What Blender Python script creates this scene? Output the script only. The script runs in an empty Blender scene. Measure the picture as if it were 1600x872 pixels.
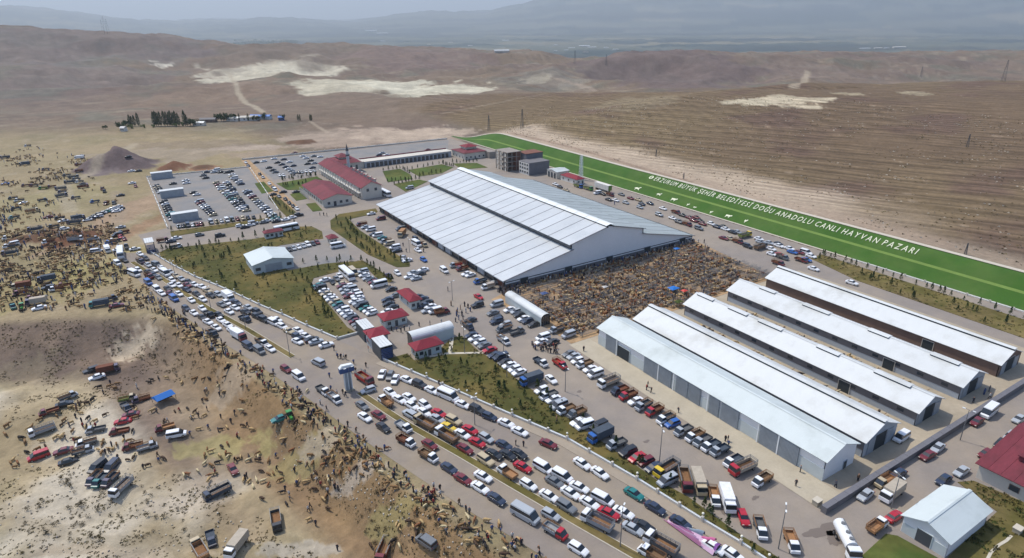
import bpy, math, random
import numpy as np
from math import sin, cos, pi, radians, sqrt, atan2, hypot
random.seed(7); rng = np.random.RandomState(7)
SC = bpy.context.scene
COL = SC.collection
# ------------------------------------------------------------------ camera, world, sun
# world axes: X runs across the barns, Y along them; the camera hovers 90 m above the origin
FPX, PITCH, ROLL, YAW, CAMH = 1004.1, 0.3873, -0.01059, -0.5592, 90.0
_R0 = np.array([1., 0, 0]); _F = np.array([0, cos(PITCH), -sin(PITCH)]); _U0 = np.cross(_R0, _F)
_R = cos(ROLL)*_R0 + sin(ROLL)*_U0; _U = -sin(ROLL)*_R0 + cos(ROLL)*_U0
def _rot(q): return np.array([q[0]*cos(YAW) - q[1]*sin(YAW), q[0]*sin(YAW) + q[1]*cos(YAW), q[2]])
RR, UU, FF = _rot(_R), _rot(_U), _rot(_F)
from mathutils import Matrix, Vector
cd = bpy.data.cameras.new('camera'); cam = bpy.data.objects.new('camera', cd); COL.objects.link(cam)
cd.sensor_width = 36; cd.lens = 36*FPX/1600; cd.clip_start = 1; cd.clip_end = 200000
cam.matrix_world = Matrix(((RR[0], UU[0], -FF[0], 0), (RR[1], UU[1], -FF[1], 0), (RR[2], UU[2], -FF[2], CAMH), (0, 0, 0, 1)))
SC.camera = cam
SUN_ELEV = radians(58)
SHX, SHY = 0.36, -0.93                     # direction shadows fall
sd = bpy.data.lights.new('sun', 'SUN'); sd.energy = 2.3; sd.angle = radians(0.55); sd.color = (1, .94, .83)
sun = bpy.data.objects.new('sun', sd); COL.objects.link(sun)
_d = Vector((SHX*cos(SUN_ELEV), SHY*cos(SUN_ELEV), -sin(SUN_ELEV)))
sun.rotation_euler = _d.to_track_quat('-Z', 'Y').to_euler()
W = bpy.data.worlds.new('World'); SC.world = W; W.use_nodes = True
nt = W.node_tree; bg = nt.nodes['Background']; sky = nt.nodes.new('ShaderNodeTexSky')
sky.sky_type = 'NISHITA'; sky.sun_disc = False; sky.sun_elevation = SUN_ELEV
sky.sun_rotation = atan2(-SHX, -SHY); sky.air_density = 0.9; sky.dust_density = 5.0; sky.altitude = 1900
nt.links.new(sky.outputs[0], bg.inputs[0]); bg.inputs[1].default_value = 0.15
SC.view_settings.view_transform = 'Standard'; SC.view_settings.look = 'None'
SC.view_settings.exposure = 0.74; SC.view_settings.gamma = 1
SC.cycles.max_bounces = 4; SC.cycles.volume_bounces = 0

# ------------------------------------------------------------------ helpers
def smooth(a, b, x):
    t = np.clip((x - a)/(b - a), 0, 1); return t*t*(3 - 2*t)
def _hash(ix, iy, s):
    n = (ix.astype(np.int64)*374761393 + iy.astype(np.int64)*668265263 + s*1442695041) & 0xffffffff
    n = ((n ^ (n >> 13))*1274126177) & 0xffffffff
    return ((n ^ (n >> 16)) & 0xffff)/65535.0
def vnoise(x, y, s=0):
    ix = np.floor(x); iy = np.floor(y); fx = x - ix; fy = y - iy
    fx = fx*fx*(3 - 2*fx); fy = fy*fy*(3 - 2*fy)
    a = _hash(ix, iy, s); b = _hash(ix+1, iy, s); c = _hash(ix, iy+1, s); d = _hash(ix+1, iy+1, s)
    return (a + (b-a)*fx + (c-a)*fy + (a-b-c+d)*fx*fy)*2 - 1
def fbm(x, y, sc, o=4, s=0, g=.5):
    r = 0; a = 1; t = 0
    for i in range(o):
        r = r + a*vnoise(x/sc + 17.3*i, y/sc - 9.1*i, s + i); t += a; a *= g; sc /= 2.03
    return r/t
def ray(px, py): return (px-800)/FPX*RR - (py-436)/FPX*UU + FF
def G0(px, py, z=0.):
    d = ray(px, py); t = (z - CAMH)/d[2]; return (d[0]*t, d[1]*t)
def GP(L): return [G0(*p) for p in L]
def project(x, y, z):
    q = np.array([x, y, z - CAMH]); zz = q@FF
    return 800 + FPX*(q@RR)/zz, 436 - FPX*(q@UU)/zz
def camxy(x, y): return x*cos(YAW) + y*sin(YAW), -x*sin(YAW) + y*cos(YAW)
def pip(x, y, P):
    ins = np.zeros(np.shape(x), bool); n = len(P)
    for i in range(n):
        x1, y1 = P[i]; x2, y2 = P[(i+1) % n]
        c = ((y1 > y) != (y2 > y)) & (x < (x2-x1)*(y-y1)/((y2-y1) or 1e-9) + x1)
        ins ^= c
    return ins
def pdist(x, y, P, closed=True):
    d = np.full(np.shape(x), 1e9); n = len(P)
    for i in range(n if closed else n-1):
        x1, y1 = P[i]; x2, y2 = P[(i+1) % n]; dx, dy = x2-x1, y2-y1
        t = np.clip(((x-x1)*dx + (y-y1)*dy)/(dx*dx+dy*dy+1e-9), 0, 1)
        d = np.minimum(d, np.hypot(x-x1-t*dx, y-y1-t*dy))
    return d
# ------------------------------------------------------------------ plan of the place (metres)
WALL_A = GP([(235,395),(267,414),(305,434),(340,448),(367,460),(405,478),(441,493),(480,511),(527,531)])
WALL_B = GP([(598,563),(667,593),(800,651),(886,688),(995,751),(1097,815),(1157,851),(1200,880),(1290,950)])
ROAD_L = GP([(175,395),(200,420),(225,447),(262,478),(300,503),(350,537),(400,568),(480,622),(560,682),(640,737),(730,797),(820,852),(880,890),(1000,980)])
MEDIAN_A = GP([(207,410),(224,421),(250,433),(280,454),(305,469),(327,483),(386,515),(457,558)])
MEDIAN_B = GP([(562,614),(600,640),(640,666),(720,711),(800,758),(900,816),(1000,873),(1100,935)])
SLOPE = GP([(-260,515),(-150,505),(0,500),(120,492),(235,490),(285,503),(345,548),(425,606),(515,672),(605,739),(690,800),(780,862),(870,925),(960,1000)])
LOWER = SLOPE + [(60,-60),(-400,-60),(-400,60)]
YARD = [WALL_A[0], *WALL_A[1:], *WALL_B, (125,8), (262,8), (240,62), (240,468), (232,464), (78,473), (77,447), (17,453), (16,330), (4,326)]
ROADP = ROAD_L + [WALL_B[-1]] + WALL_B[::-1][1:] + WALL_A[::-1]
HEAPS = [(184,258,13,23,1.0),(213,262,3.5,12,1),(140,265,3.5,12,.8),(273,262,5,11,.9),(315,262,2,8,1),(100,378,3.2,9,1),(125,370,3.0,9,1),(70,372,2.6,8,1),(35,375,2.0,7,1),(470,222,2,12,1)]
HEAPW = [(*G0(a,b),c,d,e) for a,b,c,d,e in HEAPS]
def H(x, y):
    x = np.asarray(x, float); y = np.asarray(y, float)
    cx, cy = camxy(x, y); r = np.hypot(cx, cy)
    low = pip(x, y, LOWER); d = np.where(low, pdist(x, y, SLOPE, False), 0)
    wdt = 11 + 16*smooth(5, -40, x)
    h = -8.5*smooth(0, 1, d/wdt)*(1+.16*fbm(x, y, 7, 4, 19)) + .5*smooth(0, .3, d/wdt)*smooth(1.3, .8, d/wdt)*np.abs(fbm(x, y, 3.5, 3, 23))
    h = h + smooth(8, 40, d)*(fbm(x, y, 26, 4, 3)*1.7 + 2.5*np.exp(-((x+45)/30)**2-((y-70)/25)**2))
    inside = pip(x, y, YARD) | pip(x, y, ROADP) ; dd = np.where(inside, 0, np.minimum(pdist(x, y, YARD), pdist(x, y, ROADP)))
    # turf bank and the brown hill beyond it
    fade = smooth(478, 415, y)
    bank = 7.7*smooth(0, 1, (x - 240.5)/13.0*.8+.1)*fade*(x > 239.8)
    n1 = fbm(x, y, 60, 4, 11)
    off = smooth(4, 40, dd)
    hill = smooth(262, 620, x + .35*np.maximum(cy-300, 0)*(x > 200))*17*smooth(150, 330, x + .25*(cy-400))
    ridge = smooth(900, 640, cy)
    h = h + bank*smooth(1100, 640, cy) + hill*ridge*(x > 200)*smooth(225, 300, x)
    furrow = smooth(262, 300, x)*ridge*smooth(0.15, .5, n1 + .6)
    h = h + furrow*.5*np.sin((x*.93 + y*.36 + 14*fbm(x, y, 120, 3, 5))*2*pi/9.5)
    h = h + off*n1*(.5 + 2.2*smooth(450, 800, cy))*np.where(low, .3, 1)
    # rolling steppe behind
    far = smooth(640, 1150, cy)
    rid = 1 - np.abs(fbm(x, y, 420, 5, 31, .5))*2.4
    gul = 1 - np.abs(fbm(x+40*vnoise(x/90, y/90, 33), y, 170, 5, 37, .55))*2.6
    h = h + far*(rid*21 - 20 + gul*7*smooth(620, 1000, cy) + fbm(x, y, 900, 3, 41)*11)
    # quarry benches cut into the slopes
    for qx, qd, ql, qw, qh in ((420, 1080, 95, 34, 10), (600, 900, 110, 30, 9), (700, 800, 60, 24, 8), (255, 1150, 50, 30, 9), (1235, 640, 46, 9, 4), (1170, 650, 30, 8, 3)):
        X0 = (qx-800)/FPX*qd*1.05; aa = np.exp(-((cx-X0)/ql)**4); dd_ = cy - qd + 10*fbm(x, y, 30, 3, 47)
        h = h - qh*aa*smooth(-qw, -qw*.2, dd_)*smooth(qw*.9, qw*.1, dd_)
    def hump(px, dist, ht, w, l):
        a = (px-800)/FPX; X0 = a*dist*1.05; Y0 = dist
        return ht*np.exp(-((cx-X0)/w)**2 - ((cy-Y0)/l)**2)
    h = h + hump(-20, 1750, 52, 620, 480) + hump(190, 1700, 30, 420, 380) + hump(330, 1600, 12, 260, 300)
    h = h + hump(520, 2150, 20, 420, 380) + hump(640, 1900, 14, 420, 260) + hump(1030, 1330, 24, 210, 150) + hump(60, 1150, 20, 260, 170)
    h = h + hump(-300, 1500, 40, 500, 500) + hump(1300, 1500, 8, 500, 150)
    h = h - 170*smooth(1750, 3600, cy) - 8*smooth(950, 1700, cy)*smooth(-300, 400, cx)
    # distant mountains
    ang = np.degrees(np.arctan2(cx, np.maximum(cy, 1)))
    m = smooth(11000, 20000, r)*(cy > 0)
    mh = 430 + 1000*smooth(-12, 10, ang) + 230*vnoise(ang/7.0, ang*0+3, 61) + 170*fbm(ang*1., r/4000, 2.2, 4, 71) + 520*smooth(-26, -38, ang)
    h = h + m*mh*.66
    for hx, hy, hh, hr, sq in HEAPW:
        q = np.hypot(x-hx, (y-hy)); h = np.maximum(h, np.where(q < hr, h + hh*(1-q/hr)**1.15*(1+.25*fbm(x, y, 5, 2, 9)), h))
    return h
def onground(P, z=0.):
    """points where sight lines through the listed photo positions meet the ground"""
    P = np.asarray(P, float); out = np.zeros((len(P), 3))
    d = ((P[:, 0:1]-800)/FPX)*RR - ((P[:, 1:2]-436)/FPX)*UU + FF
    if len(P) <= 60:                      # few points: march each sight line to its first meeting with the land
        ts = np.geomspace(95, 14000, 420); X = d[:, 0:1]*ts; Y = d[:, 1:2]*ts; Z = CAMH + d[:, 2:3]*ts
        hit = Z <= H(X.ravel(), Y.ravel()).reshape(X.shape); k = np.where(hit.any(1), hit.argmax(1), len(ts)-1); lo = ts[np.maximum(k-1, 0)]; hi = ts[k]
        for _ in range(12):
            m = (lo+hi)/2; b = CAMH + d[:, 2]*m <= H(d[:, 0]*m, d[:, 1]*m); hi = np.where(b, m, hi); lo = np.where(b, lo, m)
        out[:, 0] = d[:, 0]*hi; out[:, 1] = d[:, 1]*hi; out[:, 2] = H(out[:, 0], out[:, 1]); return out
    hz = np.zeros(len(P))
    for _ in range(14):
        t = (hz + z - CAMH)/d[:, 2]; X = d[:, 0]*t; Y = d[:, 1]*t
        hz = .35*hz + .65*H(X, Y)
    t = (hz + z - CAMH)/d[:, 2]
    out[:, 0] = d[:, 0]*t; out[:, 1] = d[:, 1]*t; out[:, 2] = H(out[:, 0], out[:, 1]); return out

# ------------------------------------------------------------------ materials
def lin(c):
    c = c/255.; return c/12.92 if c <= .04045 else ((c+.055)/1.055)**2.4
def S(r, g, b, k=.9): return (lin(r)*k, lin(g)*k, lin(b)*k, 1)
MATS = {}
def mat(name, col=None, rough=.8, col2=None, c2=(.05,.42,.58), nscale=0, namt=.15, metal=0, spec=.3, objcol=False, bump=0, ramp=None, attr=None, stretch=None, coat=0, rnd=0):
    m = bpy.data.materials.new(name); m.use_nodes = True; t = m.node_tree; N = t.nodes; L = t.links
    b = N['Principled BSDF']; b.inputs['Roughness'].default_value = rough; b.inputs['Metallic'].default_value = metal
    b.inputs['Specular IOR Level'].default_value = spec
    if coat: b.inputs['Coat Weight'].default_value = coat; b.inputs['Coat Roughness'].default_value = .08
    src = None
    if objcol:
        o = N.new('ShaderNodeObjectInfo'); src = o.outputs['Color']
    elif attr:
        o = N.new('ShaderNodeAttribute'); o.attribute_name = attr; src = o.outputs['Color']
    else:
        o = N.new('ShaderNodeRGB'); o.outputs[0].default_value = col; src = o.outputs[0]
    if col2:
        tc2 = N.new('ShaderNodeTexCoord'); n2 = N.new('ShaderNodeTexNoise'); n2.inputs['Scale'].default_value = c2[0]; n2.inputs['Detail'].default_value = 7; n2.inputs['Roughness'].default_value = .62
        L.new(tc2.outputs['Object'], n2.inputs['Vector']); r2 = N.new('ShaderNodeMapRange'); r2.inputs[1].default_value = c2[1]; r2.inputs[2].default_value = c2[2]; L.new(n2.outputs[0], r2.inputs[0])
        mx2 = N.new('ShaderNodeMix'); mx2.data_type = 'RGBA'; L.new(r2.outputs[0], mx2.inputs[0]); L.new(src, mx2.inputs[6]); mx2.inputs[7].default_value = col2; src = mx2.outputs[2]
    if rnd:
        oi = N.new('ShaderNodeObjectInfo'); rr_ = N.new('ShaderNodeMapRange'); rr_.inputs[3].default_value = 1-rnd; rr_.inputs[4].default_value = 1+rnd*.6; L.new(oi.outputs['Random'], rr_.inputs[0])
        vv = N.new('ShaderNodeVectorMath'); vv.operation = 'SCALE'; L.new(src, vv.inputs[0]); L.new(rr_.outputs[0], vv.inputs['Scale']); src = vv.outputs[0]
    if nscale:
        tc = N.new('ShaderNodeTexCoord'); last = None
        mp = N.new('ShaderNodeMapping'); L.new(tc.outputs['Object'], mp.inputs[0])
        if stretch: mp.inputs['Scale'].default_value = stretch
        for i, (sc, am) in enumerate([(nscale, namt), (nscale*7.3, namt*.6)]):
            n = N.new('ShaderNodeTexNoise'); n.inputs['Scale'].default_value = sc; n.inputs['Detail'].default_value = 5
            L.new(mp.outputs[0], n.inputs['Vector'])
            r = N.new('ShaderNodeMapRange'); r.inputs[1].default_value = .25; r.inputs[2].default_value = .75
            r.inputs[3].default_value = 1-am; r.inputs[4].default_value = 1+am; L.new(n.outputs[0], r.inputs[0])
            mx = N.new('ShaderNodeVectorMath'); mx.operation = 'SCALE'; L.new(src, mx.inputs[0]); L.new(r.outputs[0], mx.inputs['Scale']); src = mx.outputs[0]
            last = n
        if bump:
            bn = N.new('ShaderNodeBump'); bn.inputs['Strength'].default_value = bump; bn.inputs['Distance'].default_value = .3
            L.new(last.outputs[0], bn.inputs['Height']); L.new(bn.outputs[0], b.inputs['Normal'])
    L.new(src, b.inputs['Base Color']); MATS[name] = m; return m
def soil_mat():
    m = bpy.data.materials.new('soil'); m.use_nodes = True; t = m.node_tree; N = t.nodes; L = t.links; b = N['Principled BSDF']
    b.inputs['Roughness'].default_value = .95; b.inputs['Specular IOR Level'].default_value = .1
    a = N.new('ShaderNodeAttribute'); a.attribute_name = 'soil'; src = a.outputs['Color']; tc = N.new('ShaderNodeTexCoord'); hs = []
    for sc, am, de in ((.012, .07, 9), (.07, .13, 8), (.5, .17, 6)):
        n = N.new('ShaderNodeTexNoise'); n.inputs['Scale'].default_value = sc; n.inputs['Detail'].default_value = de; n.inputs['Roughness'].default_value = .68
        L.new(tc.outputs['Object'], n.inputs['Vector']); r = N.new('ShaderNodeMapRange'); r.inputs[1].default_value = .32; r.inputs[2].default_value = .68; r.inputs[3].default_value = 1-am; r.inputs[4].default_value = 1+am
        L.new(n.outputs[0], r.inputs[0]); v = N.new('ShaderNodeVectorMath'); v.operation = 'SCALE'; L.new(src, v.inputs[0]); L.new(r.outputs[0], v.inputs['Scale']); src = v.outputs[0]; hs.append(n)
    # ploughed contour lines where the furrow mask says so
    f = N.new('ShaderNodeAttribute'); f.attribute_name = 'furrow'; mp = N.new('ShaderNodeMapping'); mp.inputs['Rotation'].default_value = (0, 0, -.37); L.new(tc.outputs['Object'], mp.inputs[0])
    w = N.new('ShaderNodeTexWave'); w.inputs['Scale'].default_value = .052; w.inputs['Distortion'].default_value = 5; w.inputs['Detail'].default_value = 4; w.inputs['Detail Scale'].default_value = .35; w.inputs['Detail Roughness'].default_value = .6; L.new(mp.outputs[0], w.inputs['Vector'])
    r = N.new('ShaderNodeMapRange'); r.inputs[3].default_value = -.26; r.inputs[4].default_value = .20; L.new(w.outputs['Fac'], r.inputs[0])
    mu = N.new('ShaderNodeMath'); mu.operation = 'MULTIPLY_ADD'; L.new(r.outputs[0], mu.inputs[0]); L.new(f.outputs['Fac'], mu.inputs[1]); mu.inputs[2].default_value = 1
    v = N.new('ShaderNodeVectorMath'); v.operation = 'SCALE'; L.new(src, v.inputs[0]); L.new(mu.outputs[0], v.inputs['Scale']); L.new(v.outputs[0], b.inputs['Base Color'])
    p = None
    for n, d_, st in ((hs[1], 2.0, .5), (hs[2], .35, .6)):
        q = N.new('ShaderNodeBump'); q.inputs['Strength'].default_value = st; q.inputs['Distance'].default_value = d_; L.new(n.outputs[0], q.inputs['Height'])
        if p: L.new(p.outputs[0], q.inputs['Normal'])
        p = q
    L.new(p.outputs[0], b.inputs['Normal']); MATS['soil'] = m
soil_mat()
mat('asphalt', S(140,132,125), .9, S(152,141,128), (.035,.4,.6), .25, .07, spec=.2)
mat('road_asphalt', S(138,129,121), .9, S(150,138,122), (.05,.4,.62), .3, .08, spec=.2)
mat('dark_asphalt', S(126,126,126), .9, S(140,134,128), (.05,.4,.6), .3, .06)
mat('paving', S(158,146,130), .9, None, (0,0,0), .12, .10)
mat('concrete', S(178,168,148), .9, nscale=.25, namt=.10)
mat('tan_yard', S(168,156,136), .95, nscale=.12, namt=.14)
mat('dirt_pen', S(166,138,104), .95, nscale=.3, namt=.3)
mat('kerb', S(196,188,172), .9, nscale=1.5, namt=.1)
mat('grass', S(84,84,46), .95, S(104,92,54), (.06,.42,.6), nscale=.06, namt=.28, bump=.6, spec=.1)
mat('grass_dry', S(96,90,50), .95, S(122,108,72), (.08,.4,.6), nscale=.07, namt=.30, bump=.6, spec=.1)
mat('lawn', S(74,92,44), .95, S(92,96,50), (.09,.4,.6), nscale=.07, namt=.3, bump=.6, spec=.1)
mat('turf', S(62,98,36), .85, S(76,104,46), (.07,.4,.6), nscale=.05, namt=.10, spec=.15)
mat('turf_line', S(110,136,66), .9, nscale=.2, namt=.1)
mat('letter_white', S(225,228,200), .8, nscale=1, namt=.1)
mat('roof_white', S(226,230,230,.76), .5, S(206,208,204,.72), (.12,.5,.72), nscale=.5, namt=.03, spec=.35, stretch=(.12,1,1), rnd=.05)
mat('roof_blue', S(216,226,226,.76), .5, S(198,208,206,.72), (.12,.5,.72), nscale=.5, namt=.03, spec=.35, stretch=(.12,1,1), rnd=.04)
mat('roof_hall', S(214,219,222,.76), .5, S(202,208,212,.74), (.09,.45,.7), nscale=.6, namt=.025, spec=.3, stretch=(.15,1,1), rnd=.06)
mat('roof_hall_shaded', S(176,186,188,.74), .5, S(160,170,170,.72), (.09,.45,.7), nscale=.6, namt=.05, spec=.3, stretch=(.15,1,1), rnd=.06)  # same hall sheets; the right slope's duller light is painted in as grey
mat('trim_white', S(228,232,232), .6)
mat('dark_gap', S(52,58,62), .8)
mat('wall_grey', S(166,174,182), .6, nscale=.3, namt=.05)
mat('wall_pale', S(190,198,198), .7, nscale=.3, namt=.06)
mat('wall_cream', S(206,200,188), .85, nscale=.3, namt=.08)
mat('wall_white', S(214,212,206), .8, nscale=.3, namt=.06)
mat('wall_band', S(112,110,112), .7, nscale=.3, namt=.08)
mat('wall_brown', S(118,98,88), .8, nscale=.5, namt=.12)
mat('sheet_metal', S(158,166,174), .5, nscale=.6, namt=.12, metal=.2)
mat('clad_grey', S(232,234,236), .5, nscale=.1, namt=.04, metal=.1)
mat('roof_red', S(126,56,66,.8), .8, S(108,52,58,.8), (.2,.45,.65), nscale=2, namt=.12, stretch=(.2,1,1), rnd=.1)
mat('roof_bright_red', S(142,46,60,.8), .8, S(120,44,54,.8), (.25,.45,.65), nscale=2, namt=.1, rnd=.08)
mat('glass', S(34,42,50), .08, spec=.7)
mat('window_dark', S(60,68,76), .15, spec=.6)
mat('paint', None, .32, objcol=True, spec=.5, coat=.35)
mat('matt', None, .8, objcol=True, nscale=1.2, namt=.12)
mat('rubber', S(38,38,38), .9)
mat('chrome', S(190,190,190), .3, metal=.8)
mat('lamp_white', S(235,232,215), .4)
mat('tail_red', S(170,20,20), .3)
mat('wood', S(132,98,68), .9, nscale=1.5, namt=.25)
mat('steel', S(128,130,132), .5, metal=.4)
mat('steel_dark', S(84,88,92), .6, metal=.3)
mat('bare_concrete', S(148,140,132), .9, nscale=.5, namt=.12)
mat('brick_raw', S(120,80,66), .9, nscale=.8, namt=.2)
mat('gray_block', S(112,112,118), .9, nscale=.4, namt=.08)
mat('foliage', S(72,84,44,.8), .9, nscale=1.5, namt=.35, spec=.1)
mat('foliage_dark', S(58,78,46,.85), .9, nscale=.8, namt=.4, spec=.1)
mat('foliage_light', S(108,122,70,.8), .9, nscale=.8, namt=.4, spec=.1)
mat('shrub_dry', S(92,82,60,.8), .95, nscale=1.5, namt=.35, spec=.1)
mat('bark', S(92,76,60), .95)
mat('skin', S(178,132,104), .7)
mat('hair', S(44,36,32), .9)
mat('trousers', S(50,52,64), .9)
mat('hide', None, .85, objcol=True, nscale=1.6, namt=.3)
for i, c in enumerate([(138,108,74),(82,66,52),(186,160,116),(56,50,46)]): mat('hide_%s' % ['brown','chestnut','tan','black'][i], S(*c), .9)
for n_, c in dict(cloth_dark=(48,48,58), cloth_white=(196,192,188), cloth_blue=(70,88,130), cloth_brown=(120,92,74), cloth_grey=(118,114,116), fleece=(196,176,142), fleece_grey=(150,132,108)).items(): mat(n_, S(*c), .9)
mat('tarp_blue', S(30,110,190), .5); mat('tarp_red', S(205,70,60), .5)
mat('pink_sheet', None, .6, objcol=True)
# ------------------------------------------------------------------ mesh builder
class MB:
    def __init__(s, *mats): s.v = []; s.f = []; s.m = []; s.mats = list(mats)
    def mi(s, m):
        if m is None: return 0
        if m not in s.mats: s.mats.append(m)
        return s.mats.index(m)
    def add(s, vs, fs, m=None):
        o = len(s.v); k = s.mi(m); s.v += [tuple(map(float, v)) for v in vs]
        for f in fs: s.f.append(tuple(o+i for i in f)); s.m.append(k)
        return s
    def box(s, x0, x1, y0, y1, z0, z1, m=None, tx=0, ty=0):
        s.add([(x0,y0,z0),(x1,y0,z0),(x1,y1,z0),(x0,y1,z0),(x0+tx,y0+ty,z1),(x1-tx,y0+ty,z1),(x1-tx,y1-ty,z1),(x0+tx,y1-ty,z1)],
              [(3,2,1,0),(4,5,6,7),(0,1,5,4),(1,2,6,5),(2,3,7,6),(3,0,4,7)], m); return s
    def loft(s, rings, m=None, caps=True):
        n = len(rings[0]); fs = []; vs = [p for r in rings for p in r]
        for i in range(len(rings)-1):
            for j in range(n): fs.append((i*n+j, i*n+(j+1) % n, (i+1)*n+(j+1) % n, (i+1)*n+j))
        if caps: fs += [tuple(range(n))[::-1], tuple(range((len(rings)-1)*n, len(rings)*n))]
        return s.add(vs, fs, m)
    def cyl(s, p, q, r, r2=None, n=8, m=None):
        p = Vector(p); q = Vector(q); d = (q-p).normalized(); a = d.orthogonal().normalized(); b = d.cross(a); r2 = r if r2 is None else r2
        R1 = [tuple(p + (a*cos(2*pi*i/n) + b*sin(2*pi*i/n))*r) for i in range(n)]; R2 = [tuple(q + (a*cos(2*pi*i/n) + b*sin(2*pi*i/n))*r2) for i in range(n)]
        return s.loft([R1, R2], m)
    def poly(s, P, z0, z1, m=None):
        n = len(P); vs = [(x, y, z0) for x, y in P] + [(x, y, z1) for x, y in P]
        fs = [tuple(range(n, 2*n)), tuple(range(n))[::-1]] + [(i, (i+1) % n, n+(i+1) % n, n+i) for i in range(n)]
        return s.add(vs, fs, m)
    def mesh(s, name):
        me = bpy.data.meshes.new(name); me.from_pydata(s.v, [], s.f)
        for m in s.mats: me.materials.append(MATS[m])
        if len(s.mats) > 1: me.polygons.foreach_set('material_index', s.m)
        me.update(); return me
def put(name, me, parent=None, loc=(0,0,0), rz=0, color=None, label=None, cat=None, group=None, kind=None, scale=None):
    if isinstance(me, MB): me = me.mesh(name)
    o = bpy.data.objects.new(name, me); COL.objects.link(o); o.location = loc
    if rz: o.rotation_euler = (0, 0, rz)
    if scale: o.scale = scale
    if parent: o.parent = parent
    if color: o.color = color
    for k, v in (('label', label), ('category', cat), ('group', group), ('kind', kind)):
        if v: o[k] = v
    return o
def thing(name, label, cat, loc=(0,0,0), rz=0, group=None): return put(name, None, None, loc, rz, None, label, cat, group)
def rawmesh(name, V, T, midx=None, mats=()):
    me = bpy.data.meshes.new(name); n = len(T); k = T.shape[1]
    me.vertices.add(len(V)); me.vertices.foreach_set('co', np.ascontiguousarray(V, np.float32).ravel())
    me.loops.add(n*k); me.loops.foreach_set('vertex_index', np.ascontiguousarray(T, np.int32).ravel())
    me.polygons.add(n); me.polygons.foreach_set('loop_start', np.arange(0, n*k, k, dtype=np.int32))
    if midx is not None: me.polygons.foreach_set('material_index', np.ascontiguousarray(midx, np.int32))
    for m in mats: me.materials.append(MATS[m])
    me.update(calc_edges=True); me.validate(); return me

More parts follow.
